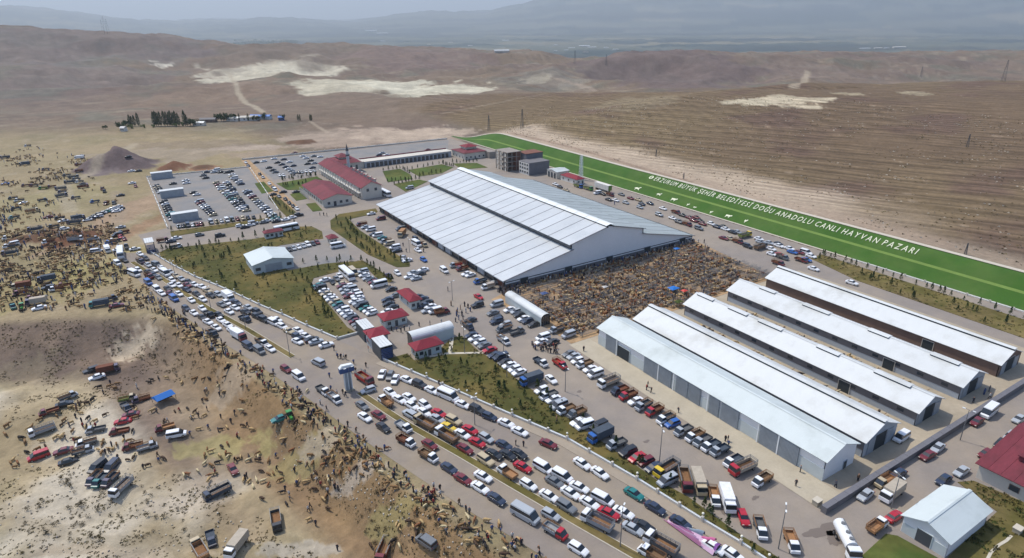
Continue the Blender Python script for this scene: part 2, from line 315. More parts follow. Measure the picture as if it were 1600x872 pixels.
# ------------------------------------------------------------------ the ground: one sheet to the horizon
def SR(r, g, b, k=.80): return np.array([lin(r)*k, lin(g)*k, lin(b)*k])
def build_ground():
    th = np.radians(np.arange(-66, 66.01, .17)); r = [12.]
    while r[-1] < 1150: r.append(r[-1]*1.0085 if r[-1] > 85 else r[-1]*1.05)
    while r[-1] < 4500: r.append(r[-1]*1.011)
    while r[-1] < 62000: r.append(r[-1]*1.03)
    r = np.array(r); T, Rr = np.meshgrid(th, r); cx = Rr*np.sin(T); cy = Rr*np.cos(T)
    x = cx*cos(YAW) - cy*sin(YAW); y = cx*sin(YAW) + cy*cos(YAW)
    x = x.ravel(); y = y.ravel(); cx = cx.ravel(); cy = cy.ravel(); h = H(x, y)
    nr, nc = Rr.shape; i = (np.arange(nr-1)[:, None]*nc + np.arange(nc-1)[None]).ravel()
    me = rawmesh('ground', np.c_[x, y, h], np.c_[i, i+1, i+nc+1, i+nc][:, ::-1] if False else np.c_[i+nc, i+nc+1, i+1, i], mats=['soil'])
    me.polygons.foreach_set('use_smooth', np.ones(len(i), bool))
    # what the soil is where: bare clay, chalk, trampled straw, steppe grass, furrows, fields on the plain
    c = np.zeros((len(x), 3)); n1 = fbm(x, y, 45, 5, 101)[:, None]; n2 = fbm(x, y, 9, 4, 111)[:, None]; n3 = fbm(x, y, 260, 4, 121)[:, None]
    def mix(a, b, t): return a + (b-a)*np.clip(t, 0, 1)
    steppe = mix(SR(132,116,98), SR(121,106,97), .5+n3*1.3); steppe = mix(steppe, SR(118,116,102), smooth(.0, .5, n1)*.8)
    # thin erosion lines that run down the slopes
    er = np.abs(fbm(x, y, 130, 6, 131, .6))[:, None]; steppe = mix(steppe, SR(152,140,124), smooth(.03, .0, er)*.6); er = np.abs(fbm(x+300, y, 60, 5, 135, .6))[:, None]; steppe = mix(steppe, SR(96,86,80), smooth(.04, .0, er)*.4)
    steppe = mix(steppe, SR(160,148,128), smooth(.25, .45, fbm(x, y*1.6, 70, 6, 137, .65)[:, None])*.55); steppe = mix(steppe, SR(98,92,84), smooth(.22, .42, fbm(x+900, y*1.6, 90, 6, 139, .65)[:, None])*.5)
    steppe = steppe*(1 + .18*n2)*.93
    c[:] = steppe
    field = mix(SR(162,146,116), SR(148,136,104), .5+n1*1.4); field = mix(field, SR(172,158,134), smooth(.1,.6,n2)*.6)
    lf = ((cx < 60) & (cy < 560)); f = smooth(640, 520, cy)*smooth(40, -10, x-60*(y > 330)-40)
    c = mix(c, field, f[:, None])
    low = pip(x, y, LOWER); d = np.where(low, pdist(x, y, SLOPE, False), 0)[:, None]
    lowc = mix(SR(184,168,138), SR(160,144,114), .5 + n1*1.5); lowc = mix(lowc, SR(150,142,104), smooth(.05, .5, fbm(x, y, 22, 4, 141)[:, None])*.7)
    chalk = fbm(x+20, y, 34, 5, 151)[:, None]
    lowc = mix(lowc, SR(206,197,180), smooth(.05, .4, chalk)*.7)
    c = mix(c, lowc, smooth(2, 14, d))
    band = smooth(-.5, 2, d)*smooth(20, 12, d)*smooth(-8, 16, x + 6*fbm(x, y, 14, 3, 401))[:, None]
    c = mix(c, mix(SR(146,114,80), SR(128,100,74), .5+n2*1.2), band*.7)
    left = smooth(-1, 6, d)*smooth(33, 24, d)*smooth(18, -10, x + 8*fbm(x, y, 14, 3, 402))[:, None]
    c = mix(c, mix(SR(114,99,90), SR(138,119,103), .5+n2*1.6+n1*.6), left*.95)
    def blob(px, py, rx, ry, col, k, warp=.5, seed=201, z=0):
        gx, gy, gz = onground([(px, py)])[0]; ax, ay = camxy(gx, gy)
        D_ = ax*0 + ay; a = rx*D_/FPX*1.05; b = min(max(ry*D_*D_/FPX/max(20., CAMH-gz)*1.0, 2), a*(1.6 if col[0] > 200 else 6), 420)
        q = np.sqrt(((cx-ax)/a)**2 + ((cy-ay)/b)**2)[:, None]
        near = (q < 3)[:, 0]
        if not near.any(): return
        q[near] += (warp*fbm(x[near], y[near], (a+b)*.3, 6, seed+int(px), .68)*2.2)[:, None]
        nonlocal c
        c = mix(c, SR(*col)*(1+.22*n2+(.35*fbm(x, y, 28, 5, 411, .65)[:, None] if col[0] > 190 else 0)), smooth(1.05, .78, q)*k)
    # right-hand brown field with contour furrows
    rf = smooth(255, 285, x)[:, None]*smooth(900, 700, cy)[:, None]*(cx > -120)[:, None]
    fl = (x*.93 + y*.36 + 14*fbm(x, y, 120, 3, 5)); st = np.sin(fl*2*pi/9.5)[:, None]
    rc = mix(SR(116,98,78), SR(128,112,84), .5 + n3*1.5); rc = mix(rc, SR(104,84,74), smooth(.1,.5,n1)*.7)
    rc = rc*(1 + .12*st*(1+n2)); rc = mix(rc, SR(168,150,128), smooth(.42,.6, n2*st)*.5)
    c = mix(c, rc, rf); furmask = (rf*smooth(256, 290, x)[:, None]*smooth(-.3, .25, n1 + .35))[:, 0]
    # bare pale cut above the bank
    cut = smooth(253, 258, x)*smooth(300, 272, x + 26*fbm(x, y, 50, 4, 301))*smooth(100, 190, y)*smooth(470, 420, y)
    c = mix(c, SR(190,172,150), cut[:, None]*.9)
    c = mix(c, SR(176,156,136), (smooth(255,258,x)*smooth(276, 262, x)*smooth(20,60,y)*smooth(470,430,y))[:, None]*.6)
    for b in [(420,112,70,12,(200,192,170),.85),(560,128,80,12,(204,196,172),.85),(690,140,75,12,(212,206,182),.85),(480,118,60,12,(206,198,176),.85),(620,135,60,13,(206,200,178),.85),
              (256,103,11,4,(222,214,194),.9),(240,96,6,3,(214,206,186),.8),(345,112,30,3,(160,148,132),.5),(370,135,14,22,(158,144,128),.5),(1180,158,55,4,(212,200,172),.85),(1240,159,52,7,(206,192,164),.85),(1330,147,20,3,(180,168,140),.7),(1430,146,18,3,(180,168,140),.6),(840,124,26,3,(186,174,150),.8),(900,135,22,8,(150,140,124),.6),
              (1000,158,70,10,(150,138,112),.4),(560,165,190,18,(128,112,96),.6),(120,62,160,16,(116,106,104),.6),(560,75,160,14,(124,110,96),.7),(1040,98,120,22,(112,98,94),.8),(120,120,120,24,(112,112,102),.5),(130,125,90,14,(132,112,108),.4),(680,85,110,12,(128,108,100),.6),
              (860,125,60,9,(128,124,114),.5),(1270,115,70,12,(134,118,106),.5),(230,200,60,6,(138,130,100),.4),(130,165,90,16,(134,118,102),.5),(330,150,100,14,(136,116,98),.6),
              (560,215,150,14,(176,158,140),.8),(640,210,90,9,(186,168,148),.8),(380,232,60,7,(176,160,144),.8),(420,240,70,6,(166,148,128),.7),(300,225,90,8,(134,120,104),.5),(470,205,80,6,(120,106,92),.5),(250,240,100,12,(160,146,128),.7),
              (185,247,30,14,(126,114,112),1),(272,256,22,7,(138,104,84),1),(315,260,20,5,(150,110,84),.8),(225,320,36,52,(168,144,120),.8),(232,350,16,36,(150,116,90),.6),(120,370,42,8,(120,92,72),.9),(75,362,22,6,(118,92,74),.9),
              (390,262,14,18,(158,118,94),.8),(150,420,70,40,(158,148,100),.6),(60,450,70,40,(158,148,100),.5),(60,320,80,50,(160,150,112),.5),(210,545,34,16,(192,176,152),.9),(360,600,50,26,(178,162,140),.6),
              (60,800,110,50,(186,176,158),.5),(270,790,50,30,(186,174,156),.6),(180,860,240,20,(180,165,142),.8),(30,590,90,30,(150,138,112),.4),(350,700,80,26,(164,156,104),.55),(470,720,60,26,(162,152,104),.5),(620,800,70,26,(158,150,100),.5),(560,740,50,16,(186,174,158),.7),(500,690,40,20,(180,166,148),.6),
              (480,860,80,16,(180,172,158),.7),(700,770,50,20,(170,154,134),.6),(760,840,50,26,(164,152,116),.5)]:
        blob(*b[:4], b[4], b[5])
    for hx, hy, hh_, hr, sq in HEAPW:
        q = np.hypot(x-hx, y-hy)[:, None]/hr; hc = SR(112,98,96) if hh_ > 8 or hh_ == 3.5 else SR(122,88,68) if hh_ > 2.9 else SR(110,84,66)
        c = mix(c, hc*(1+.3*n2), smooth(1.05, .85, q + .25*n2))
    # tracks and gullies
    def track(P, w, col, k):
        nonlocal c
        q = onground(P); L = [(a, b) for a, b, _ in q]
        m = pdist(x, y, L, False)[:, None]; c = mix(c, SR(*col), smooth(w, w*.4, m)*k)
    track([(360,115),(372,145),(395,165),(410,175)], 5, (176,164,142), .8); track([(305,100),(340,110),(372,117),(400,118)], 7, (180,170,150), .8)
    track([(1262,112),(1258,124),(1240,137)], 7, (176,162,140), .8); track([(690,178),(730,170),(790,158),(850,148)], 3, (160,146,124), .6)
    track([(870,123),(905,132),(930,142)], 6, (166,150,132), .6); track([(485,190),(500,200),(512,207)], 2.5, (170,156,136), .7)
    track([(0,812),(60,820),(140,845),(300,850)], 3, (158,146,124), .5); track([(110,330),(100,290),(150,260),(210,225)], 5, (172,160,138), .6)
    track([(150,410),(170,380),(190,330),(180,300)], 4, (160,144,124), .5)
    track([(800,208),(900,232),(1000,262),(1080,285)], 2.2, (140,118,100), .6)
    # fields on the plain
    pl = smooth(2600, 3800, cy)[:, None]
    qx = np.floor((cx + 900*vnoise(cx/5000, cy/5000, 77))/1100); qy = np.floor(cy/520 + .2*vnoise(cx/3000, cy/3000, 78)); hh = _hash(qx, qy, 5)[:, None]; h2 = _hash(qx, qy, 6)[:, None]
    pc = mix(SR(84,92,80), SR(104,104,88), hh); pc = mix(pc, SR(50,64,60), smooth(.62, .75, h2)); pc = mix(pc, SR(132,124,100), (h2 < .1)*.7); pc = mix(pc, SR(44,56,58), smooth(.1, .4, vnoise(cx/2600, cy/420, 79))[:, None]*.8)
    c = mix(c, pc, pl)
    mt = smooth(16000, 22000, np.hypot(cx, cy))[:, None]; c = mix(c, mix(SR(96,92,86), SR(70,76,74), .5+fbm(x, y, 1500, 4, 91)[:, None]), mt)
    ca = me.color_attributes.new('soil', 'FLOAT_COLOR', 'POINT'); ca.data.foreach_set('color', np.c_[np.clip(c, .01, 1), np.ones(len(x))].astype(np.float32).ravel())
    fa = me.attributes.new('furrow', 'FLOAT', 'POINT'); fa.data.foreach_set('value', furmask.astype(np.float32))
    put('ground', me, kind='structure')
build_ground()
def sheet(name, P, z, m, th=.0, kind='structure', parent=None, label=None, cat=None):
    mb = MB(m); n = len(P)
    mb.add([(a, b, z) for a, b in P], [tuple(range(n))]) if th == 0 else mb.poly(P, z-th, z, m)
    import bmesh
    me = mb.mesh(name); bm = bmesh.new(); bm.from_mesh(me); bmesh.ops.triangulate(bm, faces=bm.faces[:])
    bmesh.ops.recalc_face_normals(bm, faces=bm.faces[:])
    if th == 0:
        for f in bm.faces:
            if f.normal.z < 0: f.normal_flip()
    bm.to_mesh(me); bm.free()
    return put(name, me, parent, kind=kind, label=label, cat=cat)
def offset(P, d):
    out = []
    for i, (x, y) in enumerate(P):
        a = P[max(0, i-1)]; b = P[min(len(P)-1, i+1)]; dx, dy = b[0]-a[0], b[1]-a[1]; l = hypot(dx, dy)
        out.append((x - dy/l*d, y + dx/l*d))
    return out
sheet('yard_paving', YARD, .03, 'asphalt')
sheet('road', ROADP, .045, 'road_asphalt')
for L_ in (WALL_A, WALL_B):
    sheet('pavement', offset(L_, .1) + offset(L_, -2.6)[::-1], .14, 'paving', th=.12)
for L_ in (MEDIAN_A, MEDIAN_B):
    sheet('median_kerb', offset(L_, 1.0) + offset(L_, -1.0)[::-1], .16, 'kerb', th=.12)
    sheet('median_grass', offset(L_, .8) + offset(L_, -.8)[::-1], .20, 'grass_dry', th=.05)
sheet('barn_yard', [(103.5,52.6),(212,52.6),(212,134),(103.5,134)], .06, 'tan_yard')
sheet('apron', [(103.5,52.6),(111,52.6),(111,134),(103.5,134)], .10, 'concrete')
sheet('pen_ground', [(104.5,134.2),(198,134.2),(206,180),(114,180),(101,175),(104.5,150)], .064, 'dirt_pen')
sheet('lot_paving', [(18,331),(67,331),(76,446),(18,452)], .075, 'dark_asphalt')
sheet('small_lot_paving', GP([(437,384),(505,376),(540,372),(546,398),(555,406),(452,421),(438,414)]), .07, 'dark_asphalt')
sheet('dirt_strip', [(68,330),(77.5,330),(82,474),(77,474)], .07, 'dirt_pen')
sheet('east_lot_paving', [(82,402),(104,402),(104,408),(205,412),(231,462),(82,470)], .06, 'dark_asphalt')
GREENS = {
 'a': ('grass', [(245,397),(262,389),(330,381),(395,374),(402,373),(430,368),(460,355),(487,354),(503,362),(505,373),(437,384),(422,389),(440,396),(437,414),(451,423),(511,412),(555,409),(566,407),(595,424),(614,440),(602,443),(590,436),(574,420),(552,419),(527,425),(490,435),(486,446),(515,478),(543,512),(560,522),(528,529),(480,509),(441,491),(405,476),(367,458),(340,446),(305,432),(267,412)]),
 'b': ('grass', [(601,562),(618,558),(636,553),(648,564),(692,554),(690,544),(706,528),(722,526),(750,551),(770,562),(800,587),(812,597),(850,622),(880,649),(925,680),(975,715),(1025,750),(1075,777),(1120,810),(1162,840),(1200,862),(1260,900),(1200,876),(1157,848),(1097,812),(995,748),(886,685),(800,648),(667,590)]),
 'c': ('grass', [(516,345),(530,335),(587,326),(590,331),(585,334),(545,343),(562,360),(620,398),(640,411),(640,417),(620,418),(575,398),(517,358)]),
 'd': ('lawn', [(432,287),(495,276),(516,288),(478,297),(449,297)]), 'e': ('lawn', [(398,287),(412,284),(427,299),(409,303)]),
 'f': ('lawn', [(453,304),(470,301),(480,311),(463,314)]), 'g': ('lawn', [(478,319),(493,317),(504,329),(489,331)]),
 'h': ('grass', [(420,311),(433,307),(464,333),(448,339)]), 'i': ('grass', [(266,362),(440,338),(440,343),(268,370)]),
 'j': ('lawn', [(598,268),(625,264),(641,273),(645,280),(606,285)]), 'k': ('lawn', [(637,266),(690,257),(708,262),(690,271),(655,276)]),
 'l': ('lawn', [(615,288),(655,281),(668,284),(634,300)]), 'm': ('lawn', [(708,256),(745,255),(762,262),(722,265)]),
 'n': ('grass_dry', [(1266,404),(1283,398),(1600,500),(1760,556),(1760,590),(1600,529),(1340,439)]),
 'o': ('grass_dry', [(1496,754),(1521,752),(1640,803),(1720,872),(1640,900),(1480,872),(1558,800)]), 'p': ('lawn', [(1335,880),(1384,835),(1402,838),(1475,878),(1400,920)]),
}
GR = {}
for k_, (m_, P_) in GREENS.items():
    GR[k_] = GP(P_); sheet('grass_bed', GR[k_], .17, m_, th=.15)
# paved paths through the garden, faint road lines
sheet('footpath', GP([(704,523),(710,523),(706,553),(700,553)]), .20, 'kerb', th=.03)
_pp = GP([(671,558),(700,553),(756,552)]); sheet('footpath', offset(_pp, .5) + offset(_pp, -.5)[::-1], .205, 'kerb', th=.03)
# wet stain
mat('oil_stain', S(116,106,98), .6)
def stain(px, py, a_, b_, seed, rot=0):
    cx_, cy_ = G0(px, py); r_ = random.Random(seed); ph = [r_.uniform(0, 6.28) for _ in range(4)]; P = []
    for k in range(40):
        t_ = 2*pi*k/40; q = 1 + .22*sin(2*t_+ph[0]) + .16*sin(3*t_+ph[1]) + .1*sin(7*t_+ph[2]) + .06*sin(13*t_+ph[3]); x_, y_ = a_*q*cos(t_), b_*q*sin(t_)
        P.append((cx_+x_*cos(rot)-y_*sin(rot), cy_+x_*sin(rot)+y_*cos(rot)))
    sheet('wet_patch', P, .062, 'oil_stain')
stain(1288, 829, 3.6, 1.5, 1, -.3); stain(1302, 842, 1.8, 1.2, 2, .4); stain(1180, 778, .8, .5, 3); stain(1010, 690, .7, .5, 4); stain(1130, 800, .9, .4, 5, 1); stain(905, 612, .8, .4, 6); stain(1385, 745, 1.0, .4, 7, .6); stain(700, 430, 1.1, .6, 8)
# turf bank: follows the graded slope
def bank_sheet(name, u0, u1, v0, v1, dz, m, nu=8, nv=90, curl=True, kind='structure'):
    V = []; F = []
    for j in range(nv+1):
        v = v0 + (v1-v0)*j/nv
        for i in range(nu+1):
            a = i/nu; top = 254.5 if not curl else 254.5 - 12*float(smooth(425, 476, v))
            u = u0 + (u1-u0)*a; u = 240.2 + (u-240.2)*(top-240.2)/14.3
            V.append((u, v, 0))
    V = np.array(V); V[:, 2] = H(V[:, 0], V[:, 1]) + dz
    for j in range(nv):
        for i in range(nu):
            a = j*(nu+1)+i; F.append((a, a+1, a+nu+2, a+nu+1))
    mb = MB(m); mb.add(V.tolist(), F); o = put(name, mb, kind=kind); o.data.polygons.foreach_set('use_smooth', [True]*len(F)); return o
bank_sheet('turf_bank', 240.2, 254.5, 45, 476, .12, 'turf')
bank_sheet('turf_path', 246.3, 247.2, 45, 470, .17, 'turf_line', 2)
bank_sheet('bank_kerb', 239.3, 240.1, 45, 476, .25, 'kerb', 2)
bank_sheet('bank_top_path', 254.6, 257.0, 45, 470, .3, 'kerb', 2)

# ------------------------------------------------------------------ buildings
LM = []       # landmarks that labels refer to: (name, x, y)
def landmark(n, x, y): LM.append((n, x, y))
def slab(mb, a, b, c, d, t, m=None):
    """roof sheet a-b-c-d (top corners) with thickness t"""
    P = [Vector(p) for p in (a, b, c, d)]; n = (P[1]-P[0]).cross(P[3]-P[0]).normalized()
    if n.z < 0: P = P[::-1]; n = -n
    Q = [p - n*t for p in P]
    mb.add([tuple(p) for p in P+Q], [(0,1,2,3),(7,6,5,4),(0,4,5,1),(1,5,6,2),(2,6,7,3),(3,7,4,0)], m); return mb
def gable(name, label, cat, u0, u1, v0, v1, he, hr, wallm, roofm, axis='v', over=.6, group=None, panels=0, rooft=.12, base=None, trim=None):
    """ridged building; the walls, each gable and each roof sheet are parts"""
    cu, cv = (u0+u1)/2, (v0+v1)/2; t = thing(name, label, cat, (cu, cv, 0), group=group); hu, hv = (u1-u0)/2, (v1-v0)/2
    sw = axis == 'u'; A, B = (hv, hu) if sw else (hu, hv)      # A half width across ridge, B half length
    def P(a, b, z): return (b, a, z) if sw else (a, b, z)
    for s in (-1, 1):
        mb = MB(wallm)
        mb.add([P(s*A,-B,0),P(s*A,B,0),P(s*A,B,he),P(s*A,-B,he),P(s*(A-.2),-B,0),P(s*(A-.2),B,0),P(s*(A-.2),B,he),P(s*(A-.2),-B,he)],
               [(0,1,2,3),(7,6,5,4),(3,2,6,7)])
        put('wall', mb, t)
    for s in (-1, 1):
        g = MB(wallm)
        prof = [(-A,0),(A,0),(A,he),(0,hr),(-A,he)]
        g.add([P(a, s*B, z) for a, z in prof]+[P(a, s*(B-.2), z) for a, z in prof], [(0,1,2,3,4),(9,8,7,6,5)]+[(i,(i+1)%5,5+(i+1)%5,5+i) for i in range(5)])
        put('gable_wall', g, t)
    sl = (hr-he)/A
    for s in (-1, 1):
        ea = A+over; ez = he - sl*over + .1; rz_ = hr + .1
        n = max(1, panels)
        for k in range(n):
            b0 = -B-over + (2*B+2*over)*k/n; b1 = -B-over + (2*B+2*over)*(k+1)/n - (.05 if n > 1 else 0)
            r = MB(roofm); slab(r, P(s*.02, b0, rz_), P(s*ea, b0, ez), P(s*ea, b1, ez), P(s*.02, b1, rz_), rooft)
            put('roof_sheet', r, t)
    if n > 1 or True:
        rc = MB(roofm); rc.add([P(-.35,-B-over,hr+.08),P(0,-B-over,hr+.2),P(.35,-B-over,hr+.08),P(-.35,B+over,hr+.08),P(0,B+over,hr+.2),P(.35,B+over,hr+.08)], [(0,1,4,3),(1,2,5,4),(2,1,0),(3,4,5)])
        put('ridge_cap', rc, t)
    return t, P, A, B
def opening(t, name, x0, x1, y0, y1, z0, z1, m, frame=None, label=None):
    """door or window standing 3 cm proud of its wall, with frame"""
    o = put(name, MB(m).box(x0, x1, y0, y1, z0, z1), t, label=label)
    if frame:
        f = MB(frame); thin_y = abs(y1-y0) < abs(x1-x0); w = .12
        if thin_y:
            e = .03; a, b = min(y0,y1)-e, max(y0,y1)+e
            f.box(x0-w, x0, a, b, z0, z1+w); f.box(x1, x1+w, a, b, z0, z1+w); f.box(x0, x1, a, b, z1, z1+w)
        else:
            e = .03; a, b = min(x0,x1)-e, max(x0,x1)+e
            f.box(a, b, y0-w, y0, z0, z1+w); f.box(a, b, y1, y1+w, z0, z1+w); f.box(a, b, y0, y1, z1, z1+w)
        put('frame', f, o)
    return o
# --- the big livestock hall
t = thing('livestock_hall', 'largest building, wide stepped hall with white sheet roof in the middle of the compound', 'hall', (156.5, 240.5, 0))
landmark('the big hall', 110, 240)
B = 61.2; X = lambda u: u - 156.5
secs = [(108.5,3.6,139.5,9.5,'roof_hall'),(137.6,11.5,155.2,15.35,'roof_hall'),(158.6,15.35,175.6,11.3,'roof_hall_shaded'),(174.2,9.4,204.4,2.95,'roof_hall_shaded')]
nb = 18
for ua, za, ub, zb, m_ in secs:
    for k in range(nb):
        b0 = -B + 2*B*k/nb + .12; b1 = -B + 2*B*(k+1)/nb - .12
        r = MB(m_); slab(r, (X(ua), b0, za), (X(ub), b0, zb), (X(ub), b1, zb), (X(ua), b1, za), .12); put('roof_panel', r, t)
    for k in range(nb+1):
        g = MB('gray_block'); bb = -B + 2*B*k/nb
        slab(g, (X(ua), bb-.17, za+.03), (X(ub), bb-.17, zb+.03), (X(ub), bb+.17, zb+.03), (X(ua), bb+.17, za+.03), .2)
        put('roof_seam', g, t)
for u_, z0, z1, d_ in ((138.9, 9.3, 11.4, .1), (174.7, 9.3, 11.3, .1)):
    put('clerestory', MB('dark_gap').box(X(u_)-d_, X(u_)+d_, -B+.5, B-.5, z0, z1), t)
for k in range(30):
    b0 = -B+1+k*4.05; put('clerestory_pane', MB('window_dark').box(X(138.9)-.16, X(138.9)-.1, b0, b0+3.6, 9.75, 11.2), t)
put('ridge_opening', MB('dark_gap').box(X(155.3), X(155.9), -B, B, 15.0, 15.75), t)
for k in range(nb):
    b0 = -B + 2*B*k/nb + .1; b1 = -B + 2*B*(k+1)/nb - .1
    r = MB('trim_white'); slab(r, (X(155.0), b0, 15.85), (X(157), b0, 16.35), (X(157), b1, 16.35), (X(155.0), b1, 15.85), .08); slab(r, (X(157), b0, 16.35), (X(159.2), b0, 15.75), (X(159.2), b1, 15.75), (X(157), b1, 16.35), .08)
    put('ridge_cap', r, t)
for s in (-1, 1):
    bw = s*(B-.7); g = MB('clad_grey'); pr = [(110,0),(203.6,0),(203.6,3.0),(175.0,9.1),(175.0,11.2),(157,15.2),(139.2,11.6),(139.2,9.2),(110,3.7)]
    if s < 0: pr[0] = (110, 4.2) ; pr = [(110.0,1.9),(203.6,1.9)] + pr[2:]
    n_ = len(pr)
    g.add([(X(a), bw, z) for a, z in pr]+[(X(a), bw+s*-.25, z) for a, z in pr], [tuple(range(n_)), tuple(range(n_, 2*n_))[::-1]]+[(i,(i+1)%n_,n_+(i+1)%n_,n_+i) for i in range(n_)]); put('gable_wall', g, t)
    g = MB('wall_band'); g.box(X(110), X(203.6), bw-.02, bw+.1, 0, 1.9); put('plinth', g, t)
    put('gable_band', MB('dark_gap').box(X(110), X(203.6), bw+s*.05, bw+s*.18, 2.5, 2.75), t)
    for k in range(5):
        u_ = 116 + k*20; opening(t, 'door', X(u_), X(u_+3.4), bw+s*.12, bw+s*.22, 0, 2.9, 'dark_gap', 'wall_grey')
for s, xw in ((-1, 110.2), (1, 203.4)):
    put('side_wall', MB('dark_gap').box(X(xw)-.1, X(xw)+.1, -B+.9, B-.9, 0, 3.3), t)
    put('eave_fascia', MB('trim_white').box(X(xw)+s*1.35, X(xw)+s*1.5, -B, B, 3.15, 3.5) if s < 0 else MB('trim_white').box(X(xw)+.8, X(xw)+.95, -B, B, 2.65, 2.9), t)
    for k in range(18):
        b0 = -B+2.2+k*6.75
        if s > 0 and k % 3: continue
        if k in (2, 6, 7, 11): put('wall_panel', MB('wall_grey').box(X(xw)+s*.1, X(xw)+s*.3, b0, b0+5.4, .3, 3.1), t)
        elif k % 4 == 0: put('shutter', MB('brick_raw').box(X(xw)+s*.1, X(xw)+s*.2, b0, b0+4.6, 0, 2.3), t)
        else: put('window', MB('window_dark').box(X(xw)+s*.1, X(xw)+s*.2, b0, b0+5.2, 1.0, 2.8), t)
        put('post', MB('steel').box(X(xw)+s*.9, X(xw)+s*1.05, b0-.9, b0-.7, 0, 3.2), t)
# --- five long barns
def barn(u0, u1, he, hr, roofm, label, wall, skylights=(), ridge_vent=True, door=True, band=True, cap=False):
    t, P, A, B = gable('barn', label, 'barn', u0, u1, 57.2, 130, he, hr, wall, roofm, over=.55, panels=0, group='long barns side by side', rooft=.14)
    if ridge_vent:
        put('ridge_opening', MB('dark_gap').box(-.75, -.6, -B-.5, B+.5, hr-.1, hr+.28), t)
        r = MB(roofm); slab(r, (-.8,-B-.5,hr+.32),(.1,-B-.5,hr+.55),(.1,B+.5,hr+.55),(-.8,B+.5,hr+.32),.06); slab(r, (.1,-B-.5,hr+.55),(.9,-B-.5,hr+.3),(.9,B+.5,hr+.3),(.1,B+.5,hr+.55),.06); put('ridge_vent', r, t)
    for a, b in skylights:
        b0, b1 = a-93.6, b-93.6
        o = put('roof_vent', MB('dark_gap').box(-.9, -.8, b0, b1, hr-.3, hr+.08), t)
        r = MB(roofm); slab(r, (-1.1,b0,hr+.12),(.1,b0,hr+.42),(.1,b1,hr+.42),(-1.1,b1,hr+.12),.06); slab(r, (.1,b0,hr+.42),(1.2,b0,hr+.1),(1.2,b1,hr+.1),(.1,b1,hr+.42),.06); put('vent_cover', r, o)
    if band:
        for s in (-1, 1):
            put('upper_band', MB('wall_band').box(s*A, s*(A+.06), -B+.02, B-.02, he*.42, he-.05) if s > 0 else MB('wall_band').box(-A-.06, -A, -B+.02, B-.02, he*.42, he-.05), t)
            for k in range(12):
                b0 = -B+3+k*6; put('window', MB('window_dark').box(s*(A+.07)-.03, s*(A+.07)+.03, b0, b0+1.6, he*.55, he*.75), t)
    if door:
        for s in (-1, 1):
            o = opening(t, 'portal', -2.2, 2.2, s*(B+.02)-.04, s*(B+.02)+.04, 0, min(he, 4.2), 'dark_gap', 'sheet_metal')
            for q in (-1, 1): put('door_leaf', MB('sheet_metal').box(q*3.6-1.2, q*3.6+1.2, s*(B+.1)-.04, s*(B+.1)+.04, 0, he-.5), t)
        opening(t, 'side_door', -A-.16, -A-.07, -20, -17, 0, 3.0, 'dark_gap', 'wall_cream')
    return t, A, B
t, A, B = barn(111.3, 122.1, 5.3, 7.4, 'roof_blue', 'leftmost long barn with grey sliding doors along its side', 'clad_grey', ridge_vent=False, door=False, band=False)
landmark('the left barn', 111, 94)
put('block_wall', MB('wall_pale').box(-A-.12, -A, -B, B, 0, 3.0), t)
for v0, v1 in ((121.8,126.3),(105.3,110.4),(100.3,104.8),(84.6,87.6),(78.9,84.0),(68.1,73.0),(63.1,68.0),(90.5,94.2),(94.6,98.6)):
    o = put('sliding_door', MB('sheet_metal').box(-A-.34, -A-.2, v0-93.6, v1-93.6, 0, 4.9), t)
    n = 4; w = (v1-v0)/n
    for k in range(n):
        b0 = v0-93.6+k*w; mb = MB('sheet_metal')
        for q in range(4): mb.box(-A-.42, -A-.34, b0+.08+q*w/4, b0+.08+q*w/4+w/8, .1, 4.8)
        put('door_panel', mb, o)
for v_ in (121.5, 104.95, 73.3, 68.05, 99.4, 88.0): put('downpipe', MB('trim_white').box(-A-.5, -A-.36, v_-93.75, v_-93.45, 0, 5.1), t)
opening(t, 'doorway', -A-.3, -A-.14, 116.3-93.6, 121.2-93.6, 0, 3.6, 'dark_gap', 'wall_pale')
opening(t, 'small_door', 1.5, 2.6, -B-.12, -B-.02, 0, 2.1, 'window_dark', 'wall_grey')
barn(125.4, 138.2, 4.4, 7.1, 'roof_white', 'second long barn from the left with dark ridge opening and open end', 'wall_grey', cap=True); landmark('the second barn', 131, 60)
barn(146.9, 157.8, 4.0, 6.5, 'roof_white', 'third long barn from the left with raised roof vents', 'wall_grey', [(123,129.5),(98,106),(80.5,87),(62,71),(110,117)], ridge_vent=False); landmark('the third barn', 152, 60)
barn(167.4, 179.3, 4.0, 6.5, 'roof_white', 'fourth long barn from the left with raised roof vents', 'wall_grey', [(116,122),(97,106),(79,85),(61,68)], ridge_vent=False); landmark('the fourth barn', 173, 60)
barn(187.4, 199.8, 4.0, 6.6, 'roof_white', 'rightmost long barn with brown side wall beside the green bank', 'wall_brown', band=False); landmark('the rightmost barn', 193, 94)
